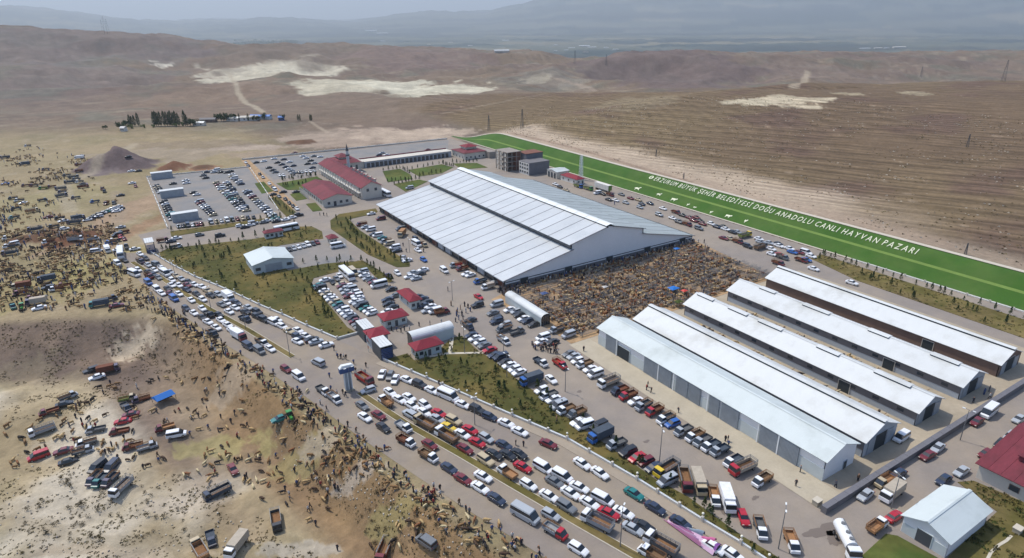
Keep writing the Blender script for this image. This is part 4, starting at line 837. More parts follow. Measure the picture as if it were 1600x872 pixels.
# ------------------------------------------------------------------ vehicles
def station(x, w, zb, zm, zt, k=.88): return [(x,-w,zb),(x,w,zb),(x,w,zm),(x,w*k,zt),(x,-w*k,zt),(x,-w,zm)]
def car_body(kind):
    """body shell (paint), glasshouse (glass), roof (paint) of a car facing +X"""
    b = MB('paint'); g = MB('glass')
    if kind == 'c':
        L, w = 2.22, .87
        b.loft([station(-L,w*.86,.42,.62,.86), station(-L+.25,w*.97,.3,.68,.98), station(-1.25,w,.26,.72,1.0), station(.85,w,.26,.72,.97), station(1.75,w*.97,.28,.66,.84), station(L-.08,w*.84,.36,.56,.68)])
        g.loft([[(-1.55,-.74,.96),(-1.55,.74,.96),(1.02,.74,.94),(1.02,-.74,.94)][::-1], [(-.95,-.60,1.37),(-.95,.60,1.37),(.3,.60,1.37),(.3,-.60,1.37)][::-1]])
        b.box(-1.0,.34,-.62,.62,1.355,1.43,'paint',.06,.05); wb = (-1.33, 1.38); r = .32
    elif kind == 'h':
        L, w = 2.0, .86
        b.loft([station(-L,w*.92,.38,.7,.98), station(-L+.2,w,.28,.75,1.04), station(.7,w,.26,.75,1.0), station(1.5,w*.96,.28,.68,.86), station(L-.06,w*.84,.36,.56,.68)])
        g.loft([[(-1.9,-.74,1.0),(-1.9,.74,1.0),(.95,.74,.97),(.95,-.74,.97)][::-1], [(-1.6,-.62,1.45),(-1.6,.62,1.45),(.2,.62,1.45),(.2,-.62,1.45)][::-1]])
        b.box(-1.68,.24,-.64,.64,1.435,1.51,'paint',.06,.05); wb = (-1.2, 1.22); r = .32
    elif kind == 'j':
        L, w = 2.2, .92
        b.loft([station(-L,w*.94,.5,.85,1.12), station(-L+.15,w,.4,.9,1.16), station(.9,w,.36,.88,1.12), station(1.9,w*.97,.38,.8,1.02), station(L,w*.9,.45,.7,.9)])
        g.loft([[(-2.12,-.8,1.12),(-2.12,.8,1.12),(1.0,.8,1.08),(1.0,-.8,1.08)][::-1], [(-1.95,-.7,1.68),(-1.95,.7,1.68),(.45,.7,1.68),(.45,-.7,1.68)][::-1]])
        b.box(-2.0,.5,-.72,.72,1.665,1.75,'paint',.06,.05); wb = (-1.3, 1.38); r = .38
    elif kind == 'v':
        L, w = 2.35, .92
        b.loft([station(-L,w,.4,1.1,1.25), station(.8,w,.34,1.1,1.25), station(1.5,w,.34,.95,1.12), station(L-.05,w*.9,.4,.75,.92)])
        g.loft([[(-2.3,-.9,1.22),(-2.3,.9,1.22),(1.65,.86,1.08),(1.65,-.86,1.08)][::-1], [(-2.2,-.8,1.82),(-2.2,.8,1.82),(.75,.8,1.82),(.75,-.8,1.82)][::-1]])
        b.box(-2.28,.8,-.82,.82,1.8,1.93,'paint',.08,.08); wb = (-1.45, 1.5); r = .34
    elif kind == 'm':
        L, w = 3.1, 1.02
        b.loft([station(-L,w,.4,1.4,1.5), station(1.9,w,.36,1.4,1.5), station(2.5,w,.36,1.1,1.25), station(L-.05,w*.9,.42,.9,1.02)])
        g.loft([[(-3.05,-1.0,1.45),(-3.05,1.0,1.45),(2.6,.96,1.2),(2.6,-.96,1.2)][::-1], [(-2.98,-.92,2.3),(-2.98,.92,2.3),(1.7,.92,2.3),(1.7,-.92,2.3)][::-1]])
        b.box(-3.05,1.75,-.95,.95,2.28,2.5,'paint',.1,.1); wb = (-2.0, 2.0); r = .38
    elif kind == 'b':
        L, w = 5.6, 1.22
        b.loft([station(-L,w,.4,1.5,1.6,.98), station(L-.2,w,.4,1.5,1.6,.98), station(L,w*.95,.5,1.3,1.5,.98)])
        g.loft([[(-L+.05,-1.2,1.55),(-L+.05,1.2,1.55),(L-.1,1.2,1.45),(L-.1,-1.2,1.45)][::-1], [(-L+.1,-1.16,2.7),(-L+.1,1.16,2.7),(L-.4,1.16,2.7),(L-.4,-1.16,2.7)][::-1]])
        b.box(-L+.05,L-.35,-1.2,1.2,2.68,3.1,'paint',.12,.12); wb = (-3.4, 3.2); r = .5
    return b, g, wb, r, w
def wheel_mb(r): return MB('rubber').cyl((0,-.11,0),(0,.11,0),r,r,10).cyl((0,-.125,0),(0,.125,0),r*.55,r*.55,8,'chrome')
ME = {}
def shared(key, fn):
    if key not in ME: ME[key] = fn()
    return ME[key]
DIM = {'c':(4.45,1.75),'h':(4.0,1.7),'j':(4.4,1.85),'v':(4.7,1.85),'m':(6.2,2.05),'b':(11.2,2.45),'p':(5.2,1.9),'t':(7.4,2.4),'T':(7.4,2.4),'k':(8,2.4),'g':(3.6,2)}
KN = {'c':('sedan','car','parked_car'),'h':('hatchback','car','parked_car'),'j':('off-roader','car','parked_car'),'v':('van','van','van'),'m':('minibus','minibus','minibus'),'b':('bus','bus','bus'),
      'p':('flatbed pickup','pickup truck','pickup_truck'),'t':('open-bed truck','truck','truck'),'T':('covered truck','truck','truck'),'k':('tanker truck','truck','tanker_truck'),'g':('tractor','tractor','tractor')}
PAINT = {'W':('white',(232,234,236)),'S':('silver',(170,176,182)),'G':('grey',(112,116,120)),'K':('black',(40,42,46)),'R':('red',(176,28,44)),'D':('dark red',(112,34,42)),'B':('blue',(40,96,170)),
         'N':('dark blue',(44,56,78)),'T':('teal',(30,118,116)),'Y':('yellow',(222,190,50)),'O':('orange',(196,110,50)),'E':('beige',(186,170,138)),'P':('purple grey',(88,78,98)),'L':('green',(60,140,60))}
def compound(x, y): return True
def far_car(kind):
    def f():
        b, g, wb, r, w = car_body(kind); o = len(b.v)
        b.add(g.v, g.f, 'glass')
        for x in wb:
            for s in (-1, 1): b.cyl((x, s*(w-.2), r), (x, s*(w+.01), r), r, r, 7, 'rubber')
        return b.mesh('car_far')
    return shared('far'+kind, f)
def build_vehicle(kind, colr, x, y, z, rz, label, group, near, bed='W'):
    nm = KN[kind][2]; col = S(*colr); cat = KN[kind][1]
    if kind in 'chjvmb':
        if not near: return put(nm, far_car(kind), None, (x,y,z), rz, col, label, cat, group)
        t = thing(nm, label, cat, (x,y,z), rz, group)
        def mk():
            b, g, wb, r, w = car_body(kind); return b.mesh('body'), g.mesh('windows'), wb, r, w
        B_, Gm, wb, r, w = shared('near'+kind, mk)
        put('body', B_, t, color=col); put('windows', Gm, t)
        wm = shared('wheel%.2f' % r, lambda: wheel_mb(r).mesh('wheel'))
        for xx in wb:
            for s in (-1, 1): put('wheel', wm, t, (xx, s*(w-.1), r))
        L = DIM[kind][0]/2
        hl = shared('headlight', lambda: MB('lamp_white').box(-.04,.05,-.17,.17,-.08,.08).mesh('headlight')); tl = shared('taillight', lambda: MB('tail_red').box(-.04,.04,-.14,.14,-.1,.1).mesh('taillight'))
        zz = {'c':.62,'h':.62,'j':.85,'v':.85,'m':.95,'b':.8}[kind]
        for s in (-1, 1): put('headlight', hl, t, (L-.12, s*w*.66, zz)); put('taillight', tl, t, (-L+.02, s*w*.78, zz+.15))
        return t
    t = thing(nm, label, cat, (x,y,z), rz, group)
    if kind in 'tT':
        q_ = .8 if 'field' in group else .88; t.scale = (q_, q_+.04, q_)
    if kind == 'p' and 'field' in group: t.scale = (.92,.95,.95)
    bc = {'W':(120,96,72),'S':(150,154,158),'G':(96,98,100),'E':(160,120,84),'D':(110,66,48),'N':(70,80,92),'C':(176,166,150),'R':(170,50,46),'L':(120,130,70)}[bed]
    if kind == 'p':
        def cab():
            b = MB('paint'); b.loft([station(.55,.86,.45,1.05,1.15,.96), station(1.9,.86,.4,1.0,1.12,.96), station(2.45,.82,.42,.85,.98,.94)]); b.box(.62,1.65,-.74,.74,1.86,1.95,'paint',.05,.05); return b.mesh('cab')
        def win():
            g = MB('glass'); g.loft([[(.58,-.82,1.12),(.58,.82,1.12),(2.2,.80,1.05),(2.2,-.80,1.05)][::-1], [(.64,-.72,1.87),(.64,.72,1.87),(1.6,.72,1.87),(1.6,-.72,1.87)][::-1]]); return g.mesh('windows')
        def bedm():
            b = MB('matt'); b.box(-2.6,.5,-.92,.92,.72,.82); b.box(-2.6,.5,-.92,-.87,.82,1.28); b.box(-2.6,.5,.87,.92,.82,1.28); b.box(-2.6,-2.55,-.87,.87,.82,1.28); b.box(.45,.5,-.87,.87,.82,1.5); return b.mesh('bed')
        def rail():
            b = MB('wood')
            for s in (-1,1):
                for q in range(5): b.box(-2.55+q*.74,-2.5+q*.74,s*.9-.03,s*.9+.03,1.285,1.85)
                b.box(-2.58,.48,s*.9-.045,s*.9+.045,1.55,1.62); b.box(-2.58,.48,s*.9-.045,s*.9+.045,1.8,1.88)
            b.box(-2.6,-2.55,-.85,.85,1.55,1.62); b.box(-2.6,-2.55,-.85,.85,1.8,1.88); return b.mesh('bed_rail')
        put('cab', shared('pcab', cab), t, color=col); put('windows', shared('pwin', win), t); bd = put('bed', shared('pbed', bedm), t, color=S(*bc))
        if random.random() < .7: put('bed_rail', shared('prail', rail), t)
        if bed == 'C': put('tarp', shared('ptarp', lambda: MB('matt').box(-2.6,.4,-.9,.9,1.3,2.1,None,.12,.12).mesh('tarp')), t, color=S(170,160,150))
        wm = shared('wheel.34', lambda: wheel_mb(.34).mesh('wheel'))
        for xx in (-1.75, 1.75):
            for s in (-1,1): put('wheel', wm, t, (xx, s*.78, .34))
    elif kind in 'tT':
        def cab():
            b = MB('paint'); b.loft([station(2.1,1.15,.7,1.55,1.7,.98), station(3.55,1.15,.6,1.5,1.65,.98), station(3.72,1.1,.6,1.3,1.5,.97)]); b.box(2.15,3.4,-1.08,1.08,2.55,2.72,'paint',.08,.08); return b.mesh('cab')
        def win():
            g = MB('glass'); g.loft([[(2.3,-1.13,1.62),(2.3,1.13,1.62),(3.66,1.1,1.55),(3.66,-1.1,1.55)][::-1], [(2.25,-1.05,2.56),(2.25,1.05,2.56),(3.42,1.05,2.56),(3.42,-1.05,2.56)][::-1]]); return g.mesh('windows')
        def bedm():
            b = MB('matt'); b.box(-3.7,2.0,-1.18,1.18,.95,1.08)
            for s in (-1,1): b.box(-3.7,2.0,s*1.15-.04,s*1.15+.04,1.08,1.95)
            b.box(-3.7,-3.62,-1.1,1.1,1.08,1.95); b.box(1.92,2.0,-1.1,1.1,1.08,2.3); return b.mesh('bed')
        def rail():
            b = MB('steel')
            for s in (-1,1):
                for q in range(6): b.box(-3.65+q*1.1,-3.58+q*1.1,s*1.15-.04,s*1.15+.04,1.955,2.75)
                b.box(-3.7,2,s*1.15-.055,s*1.15+.055,2.3,2.38); b.box(-3.7,2,s*1.15-.055,s*1.15+.055,2.68,2.76)
            b.box(-3.7,-3.6,-1.1,1.1,2.3,2.38); b.box(-3.7,-3.6,-1.1,1.1,2.68,2.76); return b.mesh('bed_rail')
        put('cab', shared('tcab', cab), t, color=col); put('windows', shared('twin', win), t)
        put('chassis', shared('tch', lambda: MB('steel_dark').box(-3.6,3.5,-.4,.4,.6,.94).mesh('chassis')), t)
        if kind == 't':
            put('bed', shared('tbed', bedm), t, color=S(*bc)); put('bed_rail', shared('trail', rail), t)
            put('cargo', shared('tcargo', lambda: MB('wood').box(-3.55,1.85,-1.05,1.05,1.085,1.2).mesh('cargo')), t)
        else:
            put('box_body', shared('tbox', lambda: MB('matt').box(-3.75,2.0,-1.2,1.2,.96,3.1,None,.03,.05).mesh('box_body')), t, color=S(*bc) if bed != 'W' else S(226,228,230))
        wm = shared('wheel.48', lambda: wheel_mb(.48).mesh('wheel'))
        for xx in (-2.6, 2.7):
            for s in (-1,1): put('wheel', wm, t, (xx, s*1.0, .48))
    elif kind == 'k':
        b = MB('paint'); b.loft([station(2.4,1.15,.7,1.55,1.7,.98), station(3.9,1.15,.6,1.5,1.65,.98), station(4.05,1.1,.6,1.3,1.5,.97)]); b.box(2.45,3.8,-1.08,1.08,2.55,2.72,'paint',.08,.08); put('cab', b, t, color=col)
        g = MB('glass'); g.loft([[(2.5,-1.13,1.62),(2.5,1.13,1.62),(3.98,1.1,1.55),(3.98,-1.1,1.55)][::-1], [(2.5,-1.05,2.56),(2.5,1.05,2.56),(3.8,1.05,2.56),(3.8,-1.05,2.56)][::-1]]); put('windows', g, t)
        k_ = MB('paint'); k_.cyl((-4,0,1.95),(2.1,0,1.95),1.1,1.1,18); put('tank', k_, t, color=S(225,228,230))
        for q in (-2.6, -.4, 1.2): put('hatch', MB('steel').cyl((q,0,3.0),(q,0,3.25),.35,.35,10), t)
        put('walkway', MB('steel').box(-3.8,1.9,.45,.6,3.02,3.15), t); put('chassis', MB('steel_dark').box(-3.9,3.8,-.4,.4,.55,.85), t)
        for xx in (-3.0,-1.9,3.0):
            for s in (-1,1): put('wheel', shared('wheel.48', lambda: wheel_mb(.48).mesh('wheel')), t, (xx, s*1.0, .48))
    elif kind == 'g':
        b = MB('paint'); b.box(.1,1.7,-.35,.35,.75,1.35,'paint',.05,.06); b.box(-.9,.1,-.45,.45,.8,1.2,'paint'); put('body', b, t, color=col)
        g = MB('glass'); g.box(-.9,.25,-.6,.6,1.25,2.2,'glass',.08,.08); put('cab_windows', g, t); put('roof', MB('paint').box(-1,.3,-.7,.7,2.22,2.36,'paint',.08,.08), t, color=col)
        for s in (-1,1): put('wheel', shared('bigw', lambda: wheel_mb(.75).mesh('wheel')), t, (-.7,s*.8,.75)); put('wheel', shared('smw', lambda: wheel_mb(.42).mesh('wheel')), t, (1.25,s*.62,.42))
    return t
MED = [(MEDIAN_A, 0), (MEDIAN_B, 0)]
def roaddir(x, y):
    best = (1e9, 0)
    for P in (MEDIAN_A, MEDIAN_B, WALL_A, WALL_B):
        for (x1, y1), (x2, y2) in zip(P[:-1], P[1:]):
            d = hypot(x-(x1+x2)/2, y-(y1+y2)/2)
            if d < best[0]: best = (d, atan2(y2-y1, x2-x1))
    return best[1]
def heading(h, x, y):
    if h == 'd': return roaddir(x, y)
    if h == 'e': return roaddir(x, y) + pi
    if h in 'wxsnq': return dict(w=pi, x=0., s=-pi/2, n=pi/2, q=radians(-128))[h]
    return radians(float(h))
VEH = """
ROAD main road
497,566,v,S,e 467,588,v,W,d 447,576,h,D,d 506,611,p,W,d,G 522,622,p,W,d,S 570,593,t,D,d,R 597,584,c,W,q 611,587,h,G,q 621,592,c,W,q 575,609,h,S,w 639,596,c,W,d 657,601,j,K,d 611,613,c,W,d 627,625,c,W,d 638,621,c,W,d 646,633,c,W,d 664,632,h,W,d 664,644,c,W,d 602,627,p,W,e,E
566,633,c,G,d 686,645,c,R,d 680,652,c,S,d 641,647,j,S,e 677,610,c,W,d 698,618,m,W,d 720,630,c,W,d 741,638,j,K,d 762,649,h,N,d 570,651,c,W,d 592,648,c,D,d 599,667,c,K,d 631,667,p,W,d,S 668,665,t,E,e,W 699,666,c,Y,d 709,657,j,E,d 735,671,c,R,d 719,676,c,W,d 694,680,t,W,e,W 727,701,c,D,d 746,691,c,R,d 760,684,h,S,d 777,706,c,K,d 786,698,c,N,d 759,719,j,E,d
797,708,c,K,d 755,744,c,W,d 792,738,p,W,e,E 702,731,c,N,d 750,761,c,W,d 776,779,c,N,d 724,748,c,D,d 670,713,p,W,d,W 672,694,c,D,d 635,690,p,W,d,D 792,661,c,W,d 821,805,m,S,d 861,804,h,S,d 868,831,p,R,d,S 904,857,h,W,d 884,791,j,G,d 817,729,c,R,d 826,757,h,W,d 859,775,c,W,d 868,753,c,G,d 850,731,v,W,d 879,744,v,W,d 904,760,c,W,d 892,770,c,W,d 921,785,c,W,d 942,780,v,W,d 950,800,c,R,d 974,801,c,W,d 910,724,c,W,d 937,738,c,W,d 857,693,c,D,d 811,673,c,W,d 805,711,c,K,d
991,771,c,T,d 1024,793,c,N,d 1064,816,c,N,d 990,826,c,S,d 1007,822,c,K,d 933,817,t,W,e,S 1032,852,t,W,e,G 1017,866,p,W,e,W 1145,866,c,W,d
299,468,c,W,d 292,452,c,N,d 307,458,c,K,d 317,467,h,W,d 316,481,c,W,d 303,488,c,W,d 291,481,h,N,d 316,495,c,K,d 330,490,p,K,d,G 339,492,c,K,d 345,499,c,W,d 325,502,c,W,d 338,511,c,W,d 356,507,c,W,d 364,516,c,W,d 372,525,T,D,d,W 332,521,p,K,d,N 389,541,v,N,d 405,547,v,G,d 421,543,c,W,d 411,536,p,W,d,G
304,444,c,W,d 315,447,c,W,d 324,453,c,E,d 331,460,c,K,d 341,461,h,S,d 351,465,T,W,d,W 349,474,c,G,d 358,471,h,W,d 365,474,c,N,d 373,478,c,W,d 381,482,c,S,d 390,484,c,K,d 399,488,j,K,d 402,493,h,K,d 358,486,c,W,d 383,498,p,N,d,N 419,498,j,K,d 427,501,c,W,d 432,504,v,W,d 441,509,h,W,d 451,513,c,E,d 462,517,c,W,d 467,524,h,N,d 475,527,c,W,d 466,532,c,W,d 494,533,c,S,x 510,538,c,W,x 486,528,c,K,x
232,441,v,B,d 246,452,v,W,d 256,456,c,W,d 262,450,c,K,d 277,459,c,W,d 272,466,v,B,d 275,443,c,W,d 210,428,m,W,d 216,421,h,W,d 189,397,b,W,s 195,406,c,K,d 184,411,v,W,d 219,396,c,W,d 228,403,h,K,d 220,408,p,P,d,G 232,413,c,S,d 241,421,c,W,d 244,413,v,G,d 253,418,c,W,d 258,427,m,W,d 266,424,c,S,d 269,437,h,W,d 279,445,c,W,d 275,430,c,E,d 284,435,c,S,d 294,439,c,K,d 235,431,p,D,d,D 211,388,c,W,x 181,390,c,W,x 197,386,p,G,n,G 232,424,c,K,d 246,433,c,G,d 287,446,c,D,d 240,428,c,N,d 264,458,c,D,d
ENTRY entrance road
267,376,c,N,x 276,371,c,W,x 275,385,p,W,x,G 255,375,p,D,x,D 312,366,h,G,x 344,367,j,K,x 376,352,h,W,x 382,353,c,K,x 391,351,c,W,x 397,348,v,S,x 411,346,c,G,x 418,344,c,W,x 432,344,c,K,x 445,342,c,W,x 457,339,c,W,x 467,335,j,K,x 448,358,b,W,x 528,384,m,W,x 602,303,b,W,s 640,293,v,S,w
HALLFRONT paved yard beside the hall
565,350,p,D,w,D 571,354,c,S,w 579,358,v,W,w 584,365,c,K,w 590,367,v,W,w 597,371,c,T,w 603,377,p,S,w,G 608,380,v,E,w 617,386,v,W,w 620,391,c,K,w 630,402,c,S,q 636,406,c,W,w 580,333,c,W,w 595,341,v,D,w 626,357,v,G,w 628,366,T,E,q,E 650,373,j,K,s 652,381,m,W,s 661,382,p,E,s,D 653,390,c,W,s 662,405,h,B,s 694,422,v,W,s 660,421,c,W,w 655,427,c,K,w 646,425,c,S,w 641,431,c,W,w 650,434,c,S,w 621,426,h,W,s 608,430,c,P,s 712,414,p,S,w,R 722,419,p,D,w,D 729,427,c,W,w 735,429,c,W,w 750,439,p,B,w,B 762,448,p,W,w,C 748,463,c,R,s 746,476,j,K,w 776,475,v,S,w 796,483,c,W,w 806,486,h,S,w 812,491,c,K,w 818,497,c,W,w 824,501,h,N,w 834,506,c,K,w
770,488,c,G,w 777,497,h,K,w 775,501,j,N,w 790,506,h,S,w 787,514,p,G,w,G 808,518,p,G,x,G 731,509,p,N,s,G 787,532,p,W,s,S 736,523,c,N,w 742,528,c,W,w 750,534,h,W,w 757,539,c,G,w 765,546,c,R,w 773,554,c,N,w 782,558,v,N,w 789,565,c,K,w 796,570,c,W,w 804,576,h,W,w 811,581,c,W,w 848,527,v,W,w 847,534,c,W,w 862,533,c,K,w 845,566,p,W,s,N 875,569,p,R,s,R 870,515,p,S,w,G 888,523,v,S,w 893,554,c,S,w 861,592,c,W,s 769,442,c,S,w 735,500,c,K,w
MIDLOT middle parking lot
508,437,c,W,w 519,439,c,K,s 528,434,c,G,s 541,430,b,W,s 554,425,m,E,s 565,424,j,S,w 569,429,c,W,w 575,434,c,S,w 581,437,c,K,w 584,440,c,D,w 592,445,m,W,w 611,451,c,K,w 530,430,c,W,s
605,467,c,N,w 607,474,c,K,w 618,461,c,G,w 613,479,c,K,w 606,487,c,W,w 617,486,c,W,w 652,463,c,K,w 660,466,c,N,w 667,471,c,K,w 672,478,c,W,w 678,484,v,W,w 691,487,p,D,x,D 663,477,c,N,w 670,486,c,S,w
SERVICE barn side parking row
830,595,T,B,w,N 846,609,h,W,w 857,618,p,W,w,G 864,623,c,W,w 873,633,v,S,w 884,640,p,W,w,W 901,646,p,G,w,W 904,659,c,W,w 914,665,v,W,w 934,665,v,K,w 938,682,T,B,w,B 963,694,p,S,w,G 981,706,j,K,w 995,714,c,R,w 1009,720,h,D,w 1022,730,c,N,w 1045,737,t,Y,w,G 1053,751,v,S,w 1071,750,t,D,q,W 1089,757,T,E,q,C 1113,777,p,W,q,E 1136,783,T,W,q,W 1150,807,c,R,q 1188,827,p,W,q,G 1237,848,p,W,q,E 1322,850,k,W,q
892,554,c,G,w 902,563,h,W,w 913,569,p,W,w,W 922,576,c,W,w 930,584,v,W,w 951,598,t,W,w,C 968,610,p,N,w,D 981,618,p,R,w,D 993,626,c,W,w 1005,634,p,S,w,G 1022,642,p,R,w,D 1040,655,p,W,w,G 1050,661,h,B,w 1067,673,p,S,w,G 1085,682,p,W,w,W 1097,689,p,S,w,G 1110,697,p,W,w,N 1124,704,p,S,w,N 1145,721,p,W,w,N 1160,732,t,R,w,C 1190,751,p,W,w,W
SOUTH lower right road
1371,822,p,W,x,E 1397,806,c,R,x 1393,772,T,W,w,C 1352,773,c,S,w 1382,753,p,E,w,E 1403,740,c,N,w 1440,790,c,S,w 1474,749,c,N,w 1502,736,c,S,w 1540,708,c,D,w 1563,692,c,K,w 1578,681,h,S,w 1592,672,c,K,w 1449,711,c,D,w 1465,699,c,S,w 1526,658,c,D,w 1545,644,m,W,w 1408,683,v,W,w 1592,654,c,S,w
EAST yard under the green bank
868,287,c,W,s 875,291,c,K,s 885,296,c,E,s 905,291,t,B,s,L 918,294,t,L,s,L 934,301,v,W,w 942,302,c,K,s 953,304,p,D,s,D 951,311,c,K,s 962,312,c,W,s 971,303,c,G,s 978,316,h,S,s 986,309,c,D,s 997,311,c,E,s 1003,318,c,N,s 1016,317,c,N,s 1000,323,h,S,s 1036,325,c,W,s 1030,335,j,S,s 1056,331,p,D,s,D 1051,340,c,W,s 1061,346,j,G,s 1074,350,p,D,s,D 1092,356,j,G,s 1068,336,c,K,s 1077,339,c,D,s 1085,343,c,D,s 1092,345,c,K,s 1088,339,c,D,s 1112,349,h,W,s 1121,353,c,N,s 1128,354,c,K,s 1136,357,c,W,s 1145,361,c,K,s 1151,362,c,S,s 1164,368,t,Y,x,L 1132,371,c,D,s 1140,372,c,E,s 1153,377,p,D,s,D 1168,384,j,K,s 1188,386,t,G,x,W 1184,373,c,W,s 1192,376,c,S,s 1203,379,c,S,s 1213,381,c,K,s 1219,383,c,W,s 1231,387,c,W,s 1241,392,c,B,s 1247,394,c,D,s 1258,394,v,W,s 1268,399,c,W,s 1260,405,c,B,s 1252,406,p,D,s,D 1216,398,c,R,s 1225,401,p,G,s,G 1206,396,c,W,s 1271,419,c,W,s 1216,411,p,D,s,D 1331,441,c,W,s 1098,349,c,D,s 1205,388,c,W,s
NORTH far car parks
400,253,c,K,w 412,251,c,W,w 428,247,c,W,w 443,248,c,N,w 433,253,c,K,w 440,256,c,N,w 420,261,c,K,w 426,265,c,K,w 430,268,c,G,w 446,260,c,N,w 450,263,c,W,w 458,258,c,N,w 452,252,c,W,w 455,266,c,S,w 460,269,c,S,w 473,243,c,W,w 478,246,c,W,w 490,243,c,G,w 500,244,c,W,w 485,250,c,K,w 480,255,c,K,w 491,254,c,S,w 488,261,c,N,w 437,273,c,W,s 443,273,c,W,s 458,271,c,K,s 465,269,c,K,s 472,268,c,S,s 478,267,c,W,s 485,267,c,W,s 491,266,c,S,s 384,253,c,W,s 388,258,c,N,s 406,271,c,K,s 411,276,c,S,s 421,286,c,W,s 427,292,c,K,s 430,296,v,W,s 442,299,c,K,w 426,303,c,K,w 436,306,c,G,s 446,310,c,K,s 452,316,c,K,s 458,321,c,K,s 464,325,c,W,s 462,299,c,K,w 668,233,c,D,w 592,241,c,N,w 604,241,c,W,w 597,238,c,S,w 460,238,c,D,w 512,248,c,K,w
270,286,c,K,w 290,281,c,W,w 291,285,c,W,w 302,300,c,K,w 307,303,c,W,w 317,273,c,G,w 321,277,c,K,w 322,268,c,N,w 338,265,v,W,w 334,268,c,S,w 345,268,c,K,w 360,267,c,K,w 362,272,c,W,w 354,268,c,K,w
FIELD animal field
8,245,t,P,w,N 38,256,T,N,w,N 71,264,p,P,w,G 124,246,T,W,w,W 127,242,c,K,w 125,257,t,D,w,D 123,266,p,D,w,D 104,273,p,N,w,G 115,276,t,G,x,G 109,284,t,N,w,N 124,283,p,W,w,G 131,286,c,K,x 119,279,p,G,w,G 80,291,p,D,w,D 95,294,t,P,w,G 97,299,p,P,w,G 130,291,t,D,x,D 160,294,p,D,s,G 163,298,p,K,s,G 43,227,p,W,w,G 8,286,c,B,w 40,289,p,D,w,D 53,289,p,D,w,G 67,293,p,L,w,L 188,304,c,K,w 203,255,c,K,w 205,266,c,W,w 216,266,c,K,w 206,285,c,W,w 212,290,h,D,s
20,309,p,K,w,G 30,312,p,W,w,G 36,316,c,W,w 67,312,p,N,x,N 96,305,t,P,x,G 118,308,p,P,w,G 148,314,p,B,w,G 166,317,p,D,s,D 178,316,p,G,s,G 25,325,p,K,w,K 50,329,t,E,x,E 22,339,p,T,w,G 75,338,c,D,w 98,344,c,W,w 93,340,p,K,w,K 84,353,p,K,w,G 101,356,h,W,x 55,358,t,P,w,P 13,371,p,W,w,W 116,346,t,P,w,P 128,341,T,P,x,N 122,374,t,W,x,S 142,373,p,S,x,S 20,381,v,W,w 14,384,p,W,w,N 16,395,t,P,w,N 75,377,p,W,w,D 173,378,p,B,w,B 181,375,p,W,w,B 188,369,c,R,s 192,372,c,D,s 169,390,T,W,s,W 155,391,v,W,x 184,367,v,K,w 193,362,p,K,w,D 188,354,c,S,w
73,436,T,N,w,N 34,447,T,E,w,D 32,457,p,D,w,D 76,449,j,K,w 88,450,p,W,w,D 100,446,p,D,w,D 56,472,T,P,w,C 61,480,c,W,w 20,478,p,T,s,N 35,480,g,L,s 155,475,T,T,w,T 172,466,p,N,x,N 183,476,c,D,x 52,465,p,D,w,D
143,578,j,K,w 151,588,c,W,w 169,577,T,P,x,D 107,619,p,S,x,G 101,630,c,K,x 76,643,p,D,w,D 200,624,p,E,x,L 220,622,p,P,w,D 205,645,c,D,w 196,638,p,N,s,G 66,673,t,W,w,S 149,671,p,S,w,G 186,674,p,D,w,D 192,657,c,R,w 60,712,v,R,w 103,702,c,D,w 130,693,p,W,w,G 130,706,p,S,x,G 108,718,c,K,x 207,699,p,D,w,D 230,696,p,S,x,S 276,678,v,W,x 257,668,p,D,w,E
146,746,p,P,q,G 157,751,p,T,q,T 172,750,p,P,q,N 156,731,v,K,q 172,731,v,N,q 190,762,t,W,q,S 340,770,t,N,w,N 364,732,c,D,s 330,842,p,N,s,N 312,860,t,E,e,E 370,853,T,W,q,C 432,815,t,K,s,G 600,862,t,D,q,D 666,846,v,G,e 452,649,g,L,s 438,655,c,T,w
"""
rows = [ # cars in straight parked rows: (x1,y1,x2,y2,n,heading,zone)
 (494,443,571,516,17,'w','MIDLOT'), (532,441,552,468,6,'w','MIDLOT'), (543,446,561,466,5,'w','MIDLOT'), (558,472,583,490,5,'w','MIDLOT'),
 (433,393,500,377,9,'s','ENTRY'), (428,395,437,413,5,'w','ENTRY'),
 (243,288,253,301,5,'w','NORTH'), (255,313,271,343,9,'w','NORTH'), (310,313,334,336,9,'w','NORTH'), (336,283,380,328,14,'w','NORTH'), (352,282,386,330,12,'w','NORTH'), (361,273,378,288,5,'w','NORTH'),
 (383,296,435,345,15,'w','NORTH'), (276,353,318,349,6,'s','NORTH'), (326,347,400,338,9,'s','NORTH'), (396,262,424,292,0,'w','NORTH'),
 (134,341,180,325,11,'w','FIELD'), (180,330,186,322,4,'w','FIELD')]
ZN = {}; vlist = []
zone = None
for line in VEH.strip().splitlines():
    w_ = line.split(' ', 1)
    if w_[0].isupper() and ',' not in w_[0]: zone = w_[0]; ZN[zone] = w_[1]; continue
    for it in line.split():
        a = it.split(','); vlist.append((float(a[0]), float(a[1]), a[2], a[3], a[4], a[5] if len(a) > 5 else 'W', zone))
rr = random.Random(5)
for x1, y1, x2, y2, n, h, z in rows:
    for k in range(n):
        f = (k+.5)/n; kind = rr.choice('ccccchhjv'); vlist.append((x1+(x2-x1)*f+rr.uniform(-.4,.4), y1+(y2-y1)*f, kind, rr.choice('WWWWSSGKKNNDTE'), h, 'W', z))
PTS = onground([(a[0], a[1]+1) for a in vlist], .6)
ZP = {'ROAD':'on the main road','ENTRY':'near the entrance road','HALLFRONT':'in the yard by the hall','MIDLOT':'in the middle parking lot','SERVICE':'parked along the barn yard','SOUTH':'on the lower right road','EAST':'under the green bank','NORTH':'in the far car park','FIELD':'on the animal field'}
veh = []
